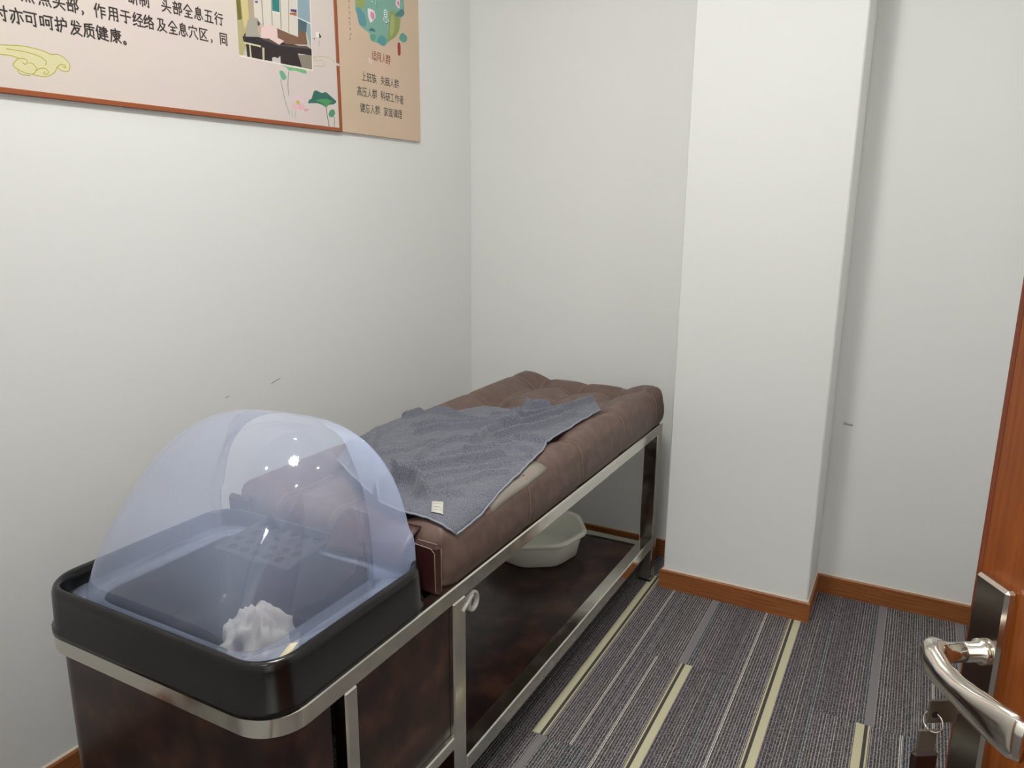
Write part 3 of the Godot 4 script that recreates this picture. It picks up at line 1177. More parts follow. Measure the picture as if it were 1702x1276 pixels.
func face_board(st: SurfaceTool, w: float, h: float, t: float) -> void:
	# a thin board on a wall that faces +x; its picture runs from +z to -z
	flat(st)
	var hw := w * 0.5
	quad_uv(st, [Vector3(t, 0, hw), Vector3(t, h, hw), Vector3(t, h, -hw), Vector3(t, 0, -hw)], [Vector2(0, 1), Vector2(0, 0), Vector2(1, 0), Vector2(1, 1)], Vector3(0, h * 0.5, 0))
	var edge := [[Vector3(0, 0, hw), Vector3(0, 0, -hw)], [Vector3(0, 0, -hw), Vector3(0, h, -hw)], [Vector3(0, h, -hw), Vector3(0, h, hw)], [Vector3(0, h, hw), Vector3(0, 0, hw)]]
	for e in edge:
		var o := Vector3(t, 0, 0)
		quad_uv(st, [e[0], e[1], e[1] + o, e[0] + o], [Vector2(0.5, 0.999), Vector2(0.5, 0.999), Vector2(0.5, 0.999), Vector2(0.5, 0.999)], Vector3(0, h * 0.5, 0))


func make_boards() -> void:
	# --- large board
	var w := 1.558
	var h := 0.88
	var sc := 1310.0
	var im := mottled(int(w * sc), int(h * sc), Color(0.86, 0.82, 0.78), Color(0.86, 0.80, 0.79), 3, 0.012)
	for k in BOARD_SHAPES.size():
		var s: Array = BOARD_SHAPES[k]
		var p := pixels(s[1], sc, h)
		fill(im, rounded(p, true) if k >= 36 else p, Color(s[0]))
	for s in BOARD_LINES:
		var p := rounded(pixels(s[2], sc, h), false)
		for k in p.size() - 1:
			stroke(im, p[k], p[k + 1], s[1] * 0.001 * sc, Color(s[0]))
	var ink := Color(0.13, 0.10, 0.09)
	var cell := Vector2(0.0285, 0.031) * sc
	var rows := [
		[0.2420, ["研", 856, "制", 885, "头", 945, "部", 977, "全", 1007, "息", 1038, "五", 1069, "行", 1101]],
		[0.1960, ["点", 614, "点", 649, "头", 679, "部", 709, "，", 738, "作", 771, "用", 803, "于", 833, "经", 864, "络", 892, "及", 927, "全", 958, "息", 987, "穴", 1017, "区", 1048, "，", 1080, "同", 1111]],
		[0.1510, ["时", 556, "亦", 587, "可", 615, "呵", 647, "护", 678, "发", 710, "质", 740, "健", 770, "康", 803, "。", 830]],
	]
	for r in rows:
		for k in range(0, r[1].size(), 2):
			glyph(im, r[1][k], Vector2(r[1][k + 1] * 0.001 * sc, (h - r[0]) * sc), cell, 2.0, ink)
	var m := mat(Color.WHITE, 0.45)
	m.albedo_texture = ImageTexture.create_from_image(im)
	var t := thing("wall_board", "wide cream printed wall board with black text, lotus drawings and a photograph", "poster", Vector3(0.0, 1.560 - 0.0025, 2.35 - w * 0.5))
	t.rotation.x = atan(0.010)
	t.position.y = 1.560 - 0.0533 * 0.1 + 0.0025
	t.position.y = 1.560 + 0.010 * (1.817 - (2.35 - w * 0.5))
	var st := SurfaceTool.new()
	face_board(st, w, h, 0.010)
	obj("printed_panel", st, m, t)
	var fr := mat(Color(0.60, 0.315, 0.16), 0.45)
	st = SurfaceTool.new()
	cbox(st, Vector3(0.0062, 0.0055, 0), Vector3(0.0124, 0.011, w), 0.001)
	obj("frame_strip", st, fr, t)
	st = SurfaceTool.new()
	cbox(st, Vector3(0.0062, (0.011 + 0.193) * 0.5, -w * 0.5 + 0.0065), Vector3(0.0124, 0.193 - 0.011, 0.013), 0.001)
	obj("frame_strip", st, fr, t)
	st = SurfaceTool.new()
	cbox(st, Vector3(0.0062, (0.201 + h) * 0.5, -w * 0.5 + 0.0065), Vector3(0.0124, h - 0.201, 0.013), 0.001)
	obj("frame_strip", st, fr, t)
	# --- narrow leaflet board beside it
	w = 0.427
	h = 0.82
	sc = 1500.0
	im = mottled(int(w * sc), int(h * sc), Color(0.82, 0.735, 0.625), Color(0.855, 0.74, 0.65), 8, 0.02)
	for s in LEAFLET_SHAPES:
		fill(im, rounded(pixels(s[1], sc, h), true), Color(s[0]))
	for s in LEAFLET_LINES:
		var p := rounded(pixels(s[2], sc, h), false)
		for k in p.size() - 1:
			stroke(im, p[k], p[k + 1], s[1] * 0.001 * sc, Color(s[0]))
	glyph(im, "息", Vector2(0.2415 * sc, (h - 0.3815) * sc), Vector2(0.034, 0.044) * sc, 2.7, Color(0.16, 0.40, 0.37))
	glyph(im, "息", Vector2(0.240 * sc, (h - 0.383) * sc), Vector2(0.034, 0.044) * sc, 2.2, Color(0.96, 0.97, 0.95))
	var rng := RandomNumberGenerator.new()
	rng.seed = 2
	for k in 9:
		var c := Vector2(0.0545 * sc, (h - 0.405 + 0.0158 * k) * sc)
		for q in 5:
			var a := c + Vector2(rng.randf_range(-6, 6), rng.randf_range(-7, 7))
			stroke(im, a, a + (Vector2(6, 0.5) if q % 2 else Vector2(0.5, 7)), 0.7, Color(0.36, 0.31, 0.26))
	cell = Vector2(0.0245, 0.030) * sc
	rows = [
		[0.250, ["适", 172, "用", 197, "人", 223, "群", 246]],
		[0.179, ["上", 116, "班", 142, "族", 167, "失", 213, "眠", 239, "人", 264, "群", 290]],
		[0.131, ["高", 91, "压", 117, "人", 142, "群", 168, "科", 212, "研", 238, "工", 263, "作", 291, "者", 316]],
		[0.082, ["健", 104, "忘", 129, "人", 155, "群", 181, "家", 226, "庭", 252, "调", 278, "理", 304]],
	]
	for r in rows:
		for k in range(0, r[1].size(), 2):
			glyph(im, r[1][k], Vector2(r[1][k + 1] * 0.001 * sc, (h - r[0]) * sc), cell, 1.75, Color(0.50, 0.27, 0.10) if r[0] > 0.2 else Color(0.20, 0.235, 0.21))
	m = mat(Color.WHITE, 0.45)
	m.albedo_texture = ImageTexture.create_from_image(im)
	t = thing("leaflet_board", "narrow tan printed board with a teal lotus pond drawing beside the wide board", "poster", Vector3(0.0, 1.572, 0.7905 - w * 0.5))
	st = SurfaceTool.new()
	face_board(st, w, h, 0.009)
	obj("printed_panel", st, m, t)


const BOARD_SHAPES := [
	["c9c1b4", [1165.5,337.3,1443,398.8,1437.9,205.8,1159.8,164.5]],
	["b5ac7c", [1162.6,329.1,1225.6,342.8,1220.7,263.6,1174.2,167.5,1159.8,164.5]],
	["6f6a30", [1164,321.8,1178.2,324.8,1178.1,255.7,1163.8,251.4]],
	["d2c38c", [1177.4,317.1,1202.8,322.5,1202.9,263.5,1189.4,237.5,1183,237.9]],
	["b3a28c", [1202.8,322.5,1223.7,326.9,1222.3,270.2,1205,262.2]],
	["ddd5c8", [1225.1,342.8,1392.4,379.3,1384.8,250.6,1344.5,250.3,1251.5,253.5,1236.7,266.6,1222.5,271.8]],
	["8a8378", [1251.9,340.8,1254.7,341.3,1253.9,253.9,1251.1,253.4]],
	["8a8378", [1289,348.8,1291,349.2,1287.6,260,1284.7,259.5]],
	["8a8378", [1322.9,356,1324.8,356.5,1321,257.8,1318,257.3]],
	["8a8378", [1356.6,363.4,1358.6,363.8,1349.6,252.9,1347.2,253.3]],
	["2f7f80", [1291.9,349.3,1320.5,355.5,1317.2,298.9,1290.4,298.6]],
	["f0efe8", [1290.4,298.6,1317.9,298.2,1317.7,296.2,1290.2,296.4]],
	["5a4a80", [1229.4,311.2,1238.5,312,1238.1,306.7,1229.4,306.2]],
	["4a3c78", [1361.1,316.5,1384.6,319.5,1384.1,312.7,1360.5,310.2]],
	["b07048", [1357.7,305.9,1384.1,312.7,1383.9,302.7,1356.1,301.5]],
	["8fa9b4", [1393.7,379.7,1439.6,389.7,1436.6,224.8,1419.8,266.9,1386.2,267.7]],
	["4f666c", [1388.6,298.5,1424.6,295.1,1419.8,266.9,1384.8,250.6]],
	["e8ece8", [1386.2,300.6,1439.1,294.4,1438.8,291.2,1386,298]],
	["8d8576", [1373,197.7,1438,207.6,1437.6,166.3,1393.8,166.4]],
	["2c1f1e", [1185.8,197.6,1282.1,201.9,1376.4,208.5,1393.8,166,1187.2,164.6]],
	["2a2024", [1176.2,211.7,1186,223.6,1241.8,221.3,1416.7,225.1,1437.8,223.2,1437.9,205.8,1310.8,199.9,1178.4,201.1]],
	["d8d0a8", [1177.3,200.9,1237.7,201.3,1237.3,196.4,1179.1,196.6]],
	["d8d0b0", [1196.9,197.9,1201.3,197.8,1202.8,165.4,1197.2,165.7]],
	["c9c3a0", [1243.1,197.3,1251.2,197.8,1248.4,165.7,1241.5,165.5]],
	["cfcac4", [1277.6,176.5,1309.7,186.4,1309.1,164.6,1276.6,164.9]],
	["201c1c", [1286.8,186.2,1295.7,192.2,1306.5,191.7,1308.4,185.3,1299.3,178.5,1288.5,179.1]],
	["a9a698", [1185.2,214.8,1194.4,243.1,1196.7,256,1207.3,264.3,1232.4,269,1236.2,261.8,1230.6,236.9,1243.2,224.7,1241.9,222.9]],
	["4a4440", [1233.1,264.4,1242.6,256.6,1235,247.2,1232.1,253.1]],
	["c8a894", [1234.1,250.3,1246.5,249.3,1243.6,229.6,1231.8,237.2]],
	["5a4a48", [1243.8,218.4,1269.9,224.4,1307.2,214.2,1416.9,228.6,1437.8,223.2,1302.1,211.7]],
	["7d5a46", [1303.4,256.3,1347,250.8,1384.5,247.1,1391.1,265.2,1417.2,266.4,1421.2,232.7,1334.6,220.3,1303.8,231.8]],
	["e8ccc8", [1243.9,245.7,1268.2,258.9,1291.9,260.7,1303.4,254.7,1303.8,231.8,1327.8,227.6,1308.4,214.4,1269.9,224.4,1241.8,221.3]],
	["efe6da", [1159.2,165.2,1437.7,167.2,1438.7,162.9,1158.5,161.8]],
	["efe6da", [1443,398.8,1446.2,399.6,1438.7,162.9,1435.8,166.9]],
	["1c1a1a", [1474,274.6,1482.9,263.9,1474.3,258.9]],
	["f2ece4", [1460.4,274,1474.7,276.5,1473.1,260.5,1459.4,259.8]],
	["1c1a1a", [1448.8,255.5,1455,256,1453.4,252.7,1448.5,252.4]],
	["6fae8c", [1299.3,144.8,1315.6,148.7,1330.3,132,1320.9,123.2,1308.6,123.3]],
	["7bb882", [1299.7,163.1,1346.5,161.4,1411.2,163.5,1411.5,151.3,1394.4,151.6,1363.8,155.3,1338,150,1331.3,159.2]],
	["e6c9d4", [1342.6,82.1,1363.5,88,1389.1,82,1396.1,70.4,1372.9,75,1351.8,69.3]],
	["e9b8c2", [1343.3,58,1357,69.9,1365.7,49.8,1349.8,44.8]],
	["eab4c0", [1366.6,60.3,1382.8,69.1,1397.8,58.2,1373.1,45.3]],
	["e0a0ac", [1386.9,53.6,1419,54.9,1396.8,44.8]],
	["c8b860", [1361.2,73.7,1375.5,75.3,1374.5,63,1361.4,61.6]],
	["2f6b60", [1409.3,70,1415.6,81.3,1426.6,84.3,1436.4,106.8,1447.7,111.6,1461.1,107.8,1474.9,105.8,1489.4,111.9,1500.4,106.8,1522.7,96.5,1538.2,88.8,1524.4,79.1,1498.2,75.5,1489,65.4,1472.5,72.9,1447.8,74.9,1423,72.3]],
	["4f9a5c", [1437.3,81.9,1473,78.4,1489,65.4,1501.4,79.5,1522,87.2,1488.1,92.7]],
	["4f9468", [1496.3,47.7,1505.9,61.5,1523.4,65,1528.5,52.5,1516,40.2,1501.5,40.8]],
	["dcd6a8", [543.8,90.6,589.6,96.6,630.1,94.1,647.2,88.5,662.5,91.6,676.9,86.1,687.3,73.7,682,58.9,663.4,59.5,657.6,66.4,650.9,53.2,629.6,41.2,602.7,43.7,574.7,42.9,564.3,56.1,578.5,71.4,541.4,73]],
]
const BOARD_LINES := [
	["7d9a80", 1.1, [1304.8,122,1309.1,100.5,1318.4,62.4,1331,32.6]],
	["6f8f80", 1.2, [1337.9,148.4,1330.9,108.3,1333.8,82.9]],
	["9ab0a0", 0.9, [1339.5,43.8,1343.3,26.7]],
	["9ab0a0", 0.9, [1356.2,43.6,1353.5,25.9]],
	["3a3a30", 1.2, [1487.6,65.2,1496.7,12.6]],
	["4f6a58", 1.2, [1523.4,41.8,1520.6,12.6]],
	["a9a23c", 0.7, [543.8,90.6,589.6,96.6,630.1,94.1,647.2,88.5]],
	["a9a23c", 0.7, [647.2,88.5,662.5,91.6,676.9,86.1,687.3,73.7,682,58.9,663.4,59.5,659.1,65.1]],
	["a9a23c", 0.7, [669.6,68.1,676,65.8,675.9,72,666.7,72.3,657.6,66.4,650.9,53.2,629.6,41.2,602.7,43.7]],
	["a9a23c", 0.7, [602.7,43.7,609.8,49.1,614,57.2,607.1,65.2,599.4,65.6]],
	["a9a23c", 0.7, [586.7,63.8,590.9,60.7,596.9,65.2,594,72.2,578.5,71.4,564.3,56.1,575.5,49,587.2,44.6,602.7,43.7]],
	["a9a23c", 0.7, [573.7,47.2,578.9,40.5,597.6,40.8]],
	["a9a23c", 0.7, [611.8,52.4,620.5,58.1,632,59.7,638.5,53,631.9,46.8,626.5,48.4,629.5,52.6]],
	["a9a23c", 0.7, [541.4,73,563.8,74.3,578.5,71.4]],
	["a9a23c", 0.7, [557.8,85.6,595.9,85.8,625.2,81.4,637,72.6,632.9,65.9]],
	["b8ac60", 0.6, [1441.6,202.9,1497.4,213,1539.8,206.7,1527.9,201.7]],
	["b8ac60", 0.6, [1441.6,202.9,1454.5,192.5,1479.7,199.8]],
	["b8ac60", 0.6, [1479.7,199.8,1495.4,184.1,1445.3,178.8]],
	["55504c", 0.4, [1475.2,252,1469,242.2,1474,236]],
]
const LEAFLET_SHAPES := [
	["7fae9f", [87.8,443,140.1,455.1,335.9,500.5,347.3,412.3,322.4,394,314.7,354.4,299,336.5,256.8,309.1,224,285.4,190.8,292.6,165.9,289.8,153.5,311.5,143,315.9,98.9,327.8,92.9,357.4,83.4,369.3]],
	["9aa860", [88.2,428,138,417.7,125.3,377.9,102.2,383.9,89.1,378]],
	["8f9f58", [261.3,406.1,287.5,408.3,310.4,391.6,322.2,388.9,311.6,352.1,289.7,326.5,253.8,308.5,242.3,308.2,255.9,353.1]],
	["a9b070", [269.6,398.1,286.7,391.8,287.8,349.3,266,322.2,258.1,337.2]],
	["5f98a0", [85.1,377.2,107.2,381.9,134.9,361.3,138.3,327.6,101.5,328.3,92.9,357.4]],
	["5fa088", [153.5,311.5,183.7,317,183.1,304.1,165.9,289.8,152.8,298.7]],
	["569a98", [188.5,301.9,211.8,322.1,245.3,311.9,226.9,285.9,190.8,292.6]],
	["5a9f90", [309.2,331.7,329.6,350.4,356.8,342,356.2,328.3,337.3,317.3,313.3,322.4]],
	["4f7f80", [293,401.2,332.7,425.9,347.4,414,331.6,397.5,292.6,392.9]],
	["3f6f80", [143.3,320.7,165.5,334.3,189.6,324.5]],
	["f0e4e8", [144.3,388.1,157.6,387.8,179.2,387.5,186.4,368.5,172.1,356.1,157.9,344.7,148.1,359.3]],
	["dd8fa8", [160,382,178.8,379.6,180.8,365.8,169.4,355.6,159.2,366.1]],
	["ecd8dc", [291.4,432,304.2,454.2,322.2,458.2,317.3,416.1]],
	["d98aa4", [300.5,437.1,315.7,446.9,316.2,424.1]],
	["9c3038", [299.5,312.5,317.5,314.7,317.3,273.5,300.7,270.8]],
	["e6c8c6", [135.8,233.8,149.6,240.8,162.5,226.7,159.5,223.1,143.4,225.4]],
]
const LEAFLET_LINES := [
	["f4f6f2", 0.9, [167,412.4,175.1,412.6]],
	["f4f6f2", 1, [186.8,428.5,187.1,408.1]],
	["2f6a60", 0.5, [175.3,416.5,202.5,412.9,190.7,397.8]],
]

# Strokes of the printed characters on a 100 x 100 cell, y downwards; one array per stroke.
const GLYPHS := {
	"头": [[30,12,42,24],[20,34,34,44],[8,58,94,58],[55,6,55,40,48,66,30,84,8,95],[60,72,90,95]],
	"部": [[28,4,32,14],[8,18,52,18],[18,26,22,42],[44,24,38,42],[4,46,56,46],[12,58,12,92],[12,58,48,58,48,92],[12,88,48,88],[66,8,66,96],[66,10,90,10,78,40,92,60,84,72,76,70]],
	"全": [[50,4,8,46],[50,4,92,46],[28,48,74,48],[30,70,72,70],[50,48,50,94],[12,94,90,94]],
	"息": [[50,2,44,12],[26,14,26,58],[26,14,74,14,74,58],[26,28,74,28],[26,42,74,42],[26,56,74,56],[16,68,8,90],[34,66,34,86,44,94,66,92,68,80],[50,62,58,74],[80,66,92,84]],
	"五": [[14,10,86,10],[46,10,34,92],[18,46,72,46,68,92],[6,92,95,92]],
	"行": [[30,4,8,28],[34,28,6,58],[20,44,20,96],[48,14,90,14],[42,40,96,40],[74,40,74,94,60,88]],
	"点": [[50,4,50,36],[50,18,84,18],[24,38,24,64],[24,38,78,38,78,64],[24,62,78,62],[16,76,8,94],[36,78,40,92],[58,78,64,92],[80,74,92,94]],
	"，": [[20,76,28,84,20,98]],
	"。": [[22,80,30,76,38,80,40,88,34,96,26,96,20,90,22,80]],
	"作": [[28,5,5,45],[18,30,18,95],[50,6,34,44],[44,24,96,24],[60,24,60,96],[60,46,92,46],[60,68,92,68]],
	"用": [[20,10,20,60,8,94],[20,10,84,10,84,92,74,90],[20,36,84,36],[20,62,84,62],[52,10,52,92]],
	"于": [[16,14,84,14],[6,46,94,46],[52,14,52,92,38,84]],
	"经": [[28,6,8,38,30,38],[34,24,8,66,36,58],[6,92,38,80],[48,12,86,12,44,50],[66,30,94,48],[50,60,90,60],[68,60,68,92],[44,92,96,92]],
	"络": [[28,6,8,38,30,38],[34,24,8,66,36,58],[6,92,38,80],[62,4,42,36],[56,18,86,18,44,58],[56,26,96,56],[54,62,54,94],[54,62,88,62,88,94],[54,90,88,90]],
	"及": [[18,10,68,10,58,40,84,40,62,76,28,95],[38,10,34,58,8,94],[34,44,60,78,94,95]],
	"穴": [[50,2,50,14],[10,34,10,18,90,18,86,34],[38,40,30,70,8,94],[60,40,70,72,94,94]],
	"区": [[10,10,92,10],[12,10,12,92,94,92],[72,24,28,76],[30,28,78,76]],
	"同": [[14,96,14,10,86,10,86,94,76,90],[30,30,70,30],[34,48,34,80],[34,48,68,48,68,80],[34,78,68,78]],
	"研": [[6,14,46,14],[26,14,6,62],[16,46,16,86],[16,46,42,46,42,86],[16,84,42,84],[52,14,96,14],[50,48,98,48],[64,14,64,60,52,95],[84,14,84,96]],
	"制": [[20,6,8,26],[16,20,58,20],[6,38,64,38],[36,4,36,96],[14,54,14,84],[14,54,58,54,58,84,50,82],[74,14,74,70],[92,4,92,94,80,90]],
	"时": [[8,16,8,84],[8,16,34,16,34,84],[8,48,34,48],[8,82,34,82],[42,32,96,32],[78,6,78,94,64,88],[50,50,60,66]],
	"亦": [[48,4,52,16],[8,24,92,24],[38,24,34,66,14,95],[60,24,60,94,48,88],[22,46,8,76],[76,44,92,74]],
	"可": [[6,14,94,14],[20,36,20,72],[20,36,54,36,54,72],[20,70,54,70],[80,14,80,92,64,88]],
	"呵": [[6,24,6,76],[6,24,28,24,28,76],[6,72,28,72],[36,14,98,14],[46,38,46,70],[46,38,68,38,68,70],[46,68,68,68],[86,14,86,92,74,88]],
	"护": [[6,28,40,28],[24,6,24,92,12,86],[6,62,42,50],[66,4,72,16],[52,22,52,60,40,94],[52,22,90,22,90,54],[52,52,90,52]],
	"发": [[28,8,18,34,92,34],[64,8,78,20],[46,6,38,50,8,94],[38,50,78,50,60,76,24,95],[42,56,60,80,94,95]],
	"质": [[78,6,18,14],[18,14,18,60,6,94],[18,26,92,26],[54,12,54,42],[32,42,32,78],[32,42,84,42,84,78],[58,50,56,74,30,95],[62,80,90,95]],
	"健": [[20,5,4,42],[14,30,14,95],[28,14,42,14,30,44,42,44,34,74,22,94],[26,60,44,86,98,94],[52,16,88,16,88,40],[46,28,98,28],[52,40,88,40],[48,54,92,54],[46,68,96,68],[70,6,70,84]],
	"康": [[50,3,54,12],[14,16,92,16],[14,16,14,56,4,94],[28,28,82,28,82,52],[20,40,94,40],[28,52,82,52],[54,20,54,94,44,90],[36,60,44,68],[24,88,48,72],[82,58,66,68],[60,66,92,92]],
	"适": [[12,10,22,22],[4,38,22,38,16,70,6,80],[10,78,28,88,98,92],[84,6,42,14],[34,28,98,28],[66,12,66,48],[46,48,46,80],[46,48,88,48,88,80],[46,78,88,78]],
	"人": [[50,6,48,40,34,72,8,94],[50,36,66,70,94,94]],
	"群": [[8,10,46,10,46,40],[2,26,56,26],[8,40,46,40],[28,10,22,44,4,72],[16,58,16,92],[16,58,46,58,46,92],[16,90,46,90],[66,6,72,18],[92,6,84,18],[58,24,98,24],[62,44,96,44],[56,66,100,66],[78,24,78,97]],
	"上": [[46,6,46,90],[46,42,82,42],[6,90,95,90]],
	"班": [[4,16,32,16],[4,48,30,48],[2,86,36,76],[18,16,18,80],[46,8,46,54,34,94],[56,16,96,16],[58,48,94,48],[52,88,98,88],[77,16,77,88]],
	"族": [[24,4,28,14],[4,20,46,20],[20,20,20,50,4,92],[20,44,42,44,38,92,28,88],[64,4,48,32],[58,20,96,20],[64,36,54,54],[60,46,94,46],[48,66,98,66],[74,46,72,68,48,95],[74,68,98,95]],
	"失": [[28,8,14,40],[20,26,86,26],[6,54,94,54],[52,4,52,50,40,76,8,95],[54,56,70,80,94,95]],
	"眠": [[6,14,6,90],[6,14,34,14,34,90],[6,38,34,38],[6,62,34,62],[6,88,34,88],[48,12,90,12,90,38,48,38],[48,12,48,92,70,80],[48,60,96,60],[70,38,74,72,94,94,98,80]],
	"高": [[50,2,50,12],[6,16,94,16],[30,26,30,44],[30,26,70,26,70,44],[30,43,70,43],[12,96,12,54,88,54,88,94,80,92],[34,66,34,86],[34,66,66,66,66,86],[34,85,66,85]],
	"压": [[12,10,94,10],[14,10,14,56,4,94],[28,46,86,46],[56,24,56,90],[20,90,96,90],[70,60,80,74]],
	"科": [[42,6,10,16],[4,34,52,34],[28,12,28,96],[28,40,6,72],[32,48,48,64],[60,14,70,26],[58,38,68,50],[52,70,98,60],[84,4,84,97]],
	"工": [[12,14,88,14],[50,14,50,88],[6,88,94,88]],
	"者": [[16,18,72,18],[46,4,46,42],[6,42,96,42],[86,8,56,42,8,72],[32,56,32,96],[32,56,76,56,76,96],[32,74,76,74],[32,93,76,93]],
	"忘": [[50,2,52,12],[8,18,92,18],[26,18,26,50,80,50],[16,66,8,90],[34,64,34,86,44,94,68,92,70,80],[50,60,58,72],[80,64,92,84]],
	"家": [[50,2,50,10],[10,28,10,14,90,14,88,28],[24,32,78,32],[52,32,16,58],[40,44,54,66,50,94,40,90],[48,58,14,78],[52,72,10,95],[86,42,58,58],[58,54,94,90]],
	"庭": [[50,2,52,12],[12,16,94,16],[12,16,12,60,4,94],[24,34,42,34,30,54,42,54,34,80,22,94],[26,66,46,88,98,94],[88,28,54,36],[72,34,72,80],[50,56,96,56],[54,80,94,80]],
	"调": [[10,8,20,20],[4,38,20,38,20,84,32,74],[42,10,42,60,32,95],[42,10,92,10,92,92,82,90],[52,28,84,28],[68,18,68,46],[50,46,86,46],[56,60,56,82],[56,60,80,60,80,82],[56,80,80,80]],
	"理": [[4,14,36,14],[6,46,34,46],[2,86,40,76],[20,14,20,80],[50,8,50,52],[50,8,90,8,90,52],[50,30,90,30],[50,51,90,51],[70,8,70,92],[48,72,92,72],[42,92,98,92]],
}

# ------------------------------------------------------------------ helpers
func numbered(called: String) -> String:
	used[called] = used.get(called, -1) + 1
	return called if used[called] == 0 else "%s_%03d" % [called, used[called]]


func thing(called: String, label: String, category: String, at: Vector3, turn := 0.0, group := "") -> Node3D:
	var o := Node3D.new()
	o.name = numbered(called)
	add_child(o)
	o.position = at
	o.rotation.y = turn
	o.set_meta("label", label)
	o.set_meta("category", category)
	if group:
		o.set_meta("group", group)
	return o


func obj(called: String, st: SurfaceTool, m: Material, parent: Node) -> MeshInstance3D:
	st.generate_normals()
	return mesh_obj(called, st.commit(), m, parent, Vector3.ZERO)


func mesh_obj(called: String, me: Mesh, m: Material, parent: Node, at: Vector3) -> MeshInstance3D:
	var o := MeshInstance3D.new()
	o.name = called
	o.mesh = me
	o.material_override = m
	o.position = at
	parent.add_child(o, true)
	return o


func wobj(called: String, st: SurfaceTool, m: Material, parent: Node3D) -> MeshInstance3D:
	# the shape was given in world coordinates
	var o := obj(called, st, m, parent)
	var at := Vector3.ZERO
	var p: Node = parent
	while p != self:
		at += (p as Node3D).position
		p = p.get_parent()
	o.position = -at
	return o


func wbox(called: String, lo: Vector3, hi: Vector3, m: Material, parent: Node3D, chamfer := 0.0) -> MeshInstance3D:
	var st := SurfaceTool.new()
	cbox(st, (lo + hi) * 0.5, hi - lo, chamfer)
	return wobj(called, st, m, parent)


func part_box(called: String, lo: Vector3, hi: Vector3, m: Material, parent: Node3D) -> MeshInstance3D:
	return wbox(called, lo, hi, m, parent, 0.001)


func begin(st: SurfaceTool) -> void:
	st.begin(Mesh.PRIMITIVE_TRIANGLES)
	st.set_smooth_group(0)


func flat(st: SurfaceTool) -> void:
	st.begin(Mesh.PRIMITIVE_TRIANGLES)
	st.set_smooth_group(-1)


func tri(st: SurfaceTool, a: Vector3, b: Vector3, c: Vector3) -> void:
	# given counter-clockwise from outside; front faces run clockwise
	st.add_vertex(a)
	st.add_vertex(c)
	st.add_vertex(b)


func quad_uv(st: SurfaceTool, p: Array, uv: Array, centre: Vector3) -> void:
	var n: Vector3 = (p[2] - p[0]).cross(p[3] - p[1])
	var m: Vector3 = (p[0] + p[1] + p[2] + p[3]) * 0.25 - centre
	var order := [0, 2, 1, 0, 3, 2] if n.dot(m) > 0.0 else [0, 1, 2, 0, 2, 3]
	for k in order:
		st.set_uv(uv[k])
		st.add_vertex(p[k])


func poly_out(st: SurfaceTool, p: Array, centre: Vector3) -> void:
	var m := Vector3.ZERO
	for v in p:
		m += v
	m = m / p.size() - centre
	for k in range(1, p.size() - 1):
		var n: Vector3 = (p[k] - p[0]).cross(p[k + 1] - p[0])
		if n.dot(m) > 0.0:
			tri(st, p[0], p[k], p[k + 1])
		else:
			tri(st, p[0], p[k + 1], p[k])


func cbox(st: SurfaceTool, at: Vector3, size: Vector3, c: float) -> void:
	# a box with chamfered edges
	flat(st)
	var h := size * 0.5
	var v := {}
	for sx in [-1, 1]:
		for sy in [-1, 1]:
			for sz in [-1, 1]:
				v[[sx, sy, sz, 0]] = at + Vector3(sx * h.x, sy * (h.y - c), sz * (h.z - c))
				v[[sx, sy, sz, 1]] = at + Vector3(sx * (h.x - c), sy * h.y, sz * (h.z - c))
				v[[sx, sy, sz, 2]] = at + Vector3(sx * (h.x - c), sy * (h.y - c), sz * h.z)
	for s in [-1, 1]:
		poly_out(st, [v[[s, -1, -1, 0]], v[[s, 1, -1, 0]], v[[s, 1, 1, 0]], v[[s, -1, 1, 0]]], at)
		poly_out(st, [v[[-1, s, -1, 1]], v[[1, s, -1, 1]], v[[1, s, 1, 1]], v[[-1, s, 1, 1]]], at)
		poly_out(st, [v[[-1, -1, s, 2]], v[[1, -1, s, 2]], v[[1, 1, s, 2]], v[[-1, 1, s, 2]]], at)
	if c <= 0.0:
		return
	for a in [-1, 1]:
		for b in [-1, 1]:
			poly_out(st, [v[[a, b, -1, 0]], v[[a, b, 1, 0]], v[[a, b, 1, 1]], v[[a, b, -1, 1]]], at)
			poly_out(st, [v[[a, -1, b, 0]], v[[a, 1, b, 0]], v[[a, 1, b, 2]], v[[a, -1, b, 2]]], at)
			poly_out(st, [v[[-1, a, b, 1]], v[[1, a, b, 1]], v[[1, a, b, 2]], v[[-1, a, b, 2]]], at)
			for d in [-1, 1]:
				poly_out(st, [v[[a, b, d, 0]], v[[a, b, d, 1]], v[[a, b, d, 2]]], at)


func ring(c: Vector3, r: float, n: int) -> Array:
	var out := []
	for k in n:
		var a := TAU * k / n
		out.append(c + Vector3(cos(a) * r, 0, -sin(a) * r))
	return out


func zring(c: Vector3, rx: float, ry: float) -> Array:
	var out := []
	for k in 24:
		var a := TAU * k / 24.0
		out.append(c + Vector3(cos(a) * rx, sin(a) * ry, 0))
	return out


func turned_ring(c: Vector3, hy: float, hd: float, turn: float, roll: float) -> Array:
	# an oval section whose facing turns from +z towards +x
	var t := deg_to_rad(turn)
	var u := Vector3(cos(t), 0, -sin(t))
	var f := Vector3(sin(t), 0, cos(t))
	var out := []
	for k in 24:
		var a := TAU * k / 24.0
		var ca := signf(cos(a)) * pow(absf(cos(a)), 0.75)
		var sa := signf(sin(a)) * pow(absf(sin(a)), 0.75)
		out.append(c + (u * ca * hd + Vector3.UP * sa * hy).rotated(f, deg_to_rad(roll)))
	return out


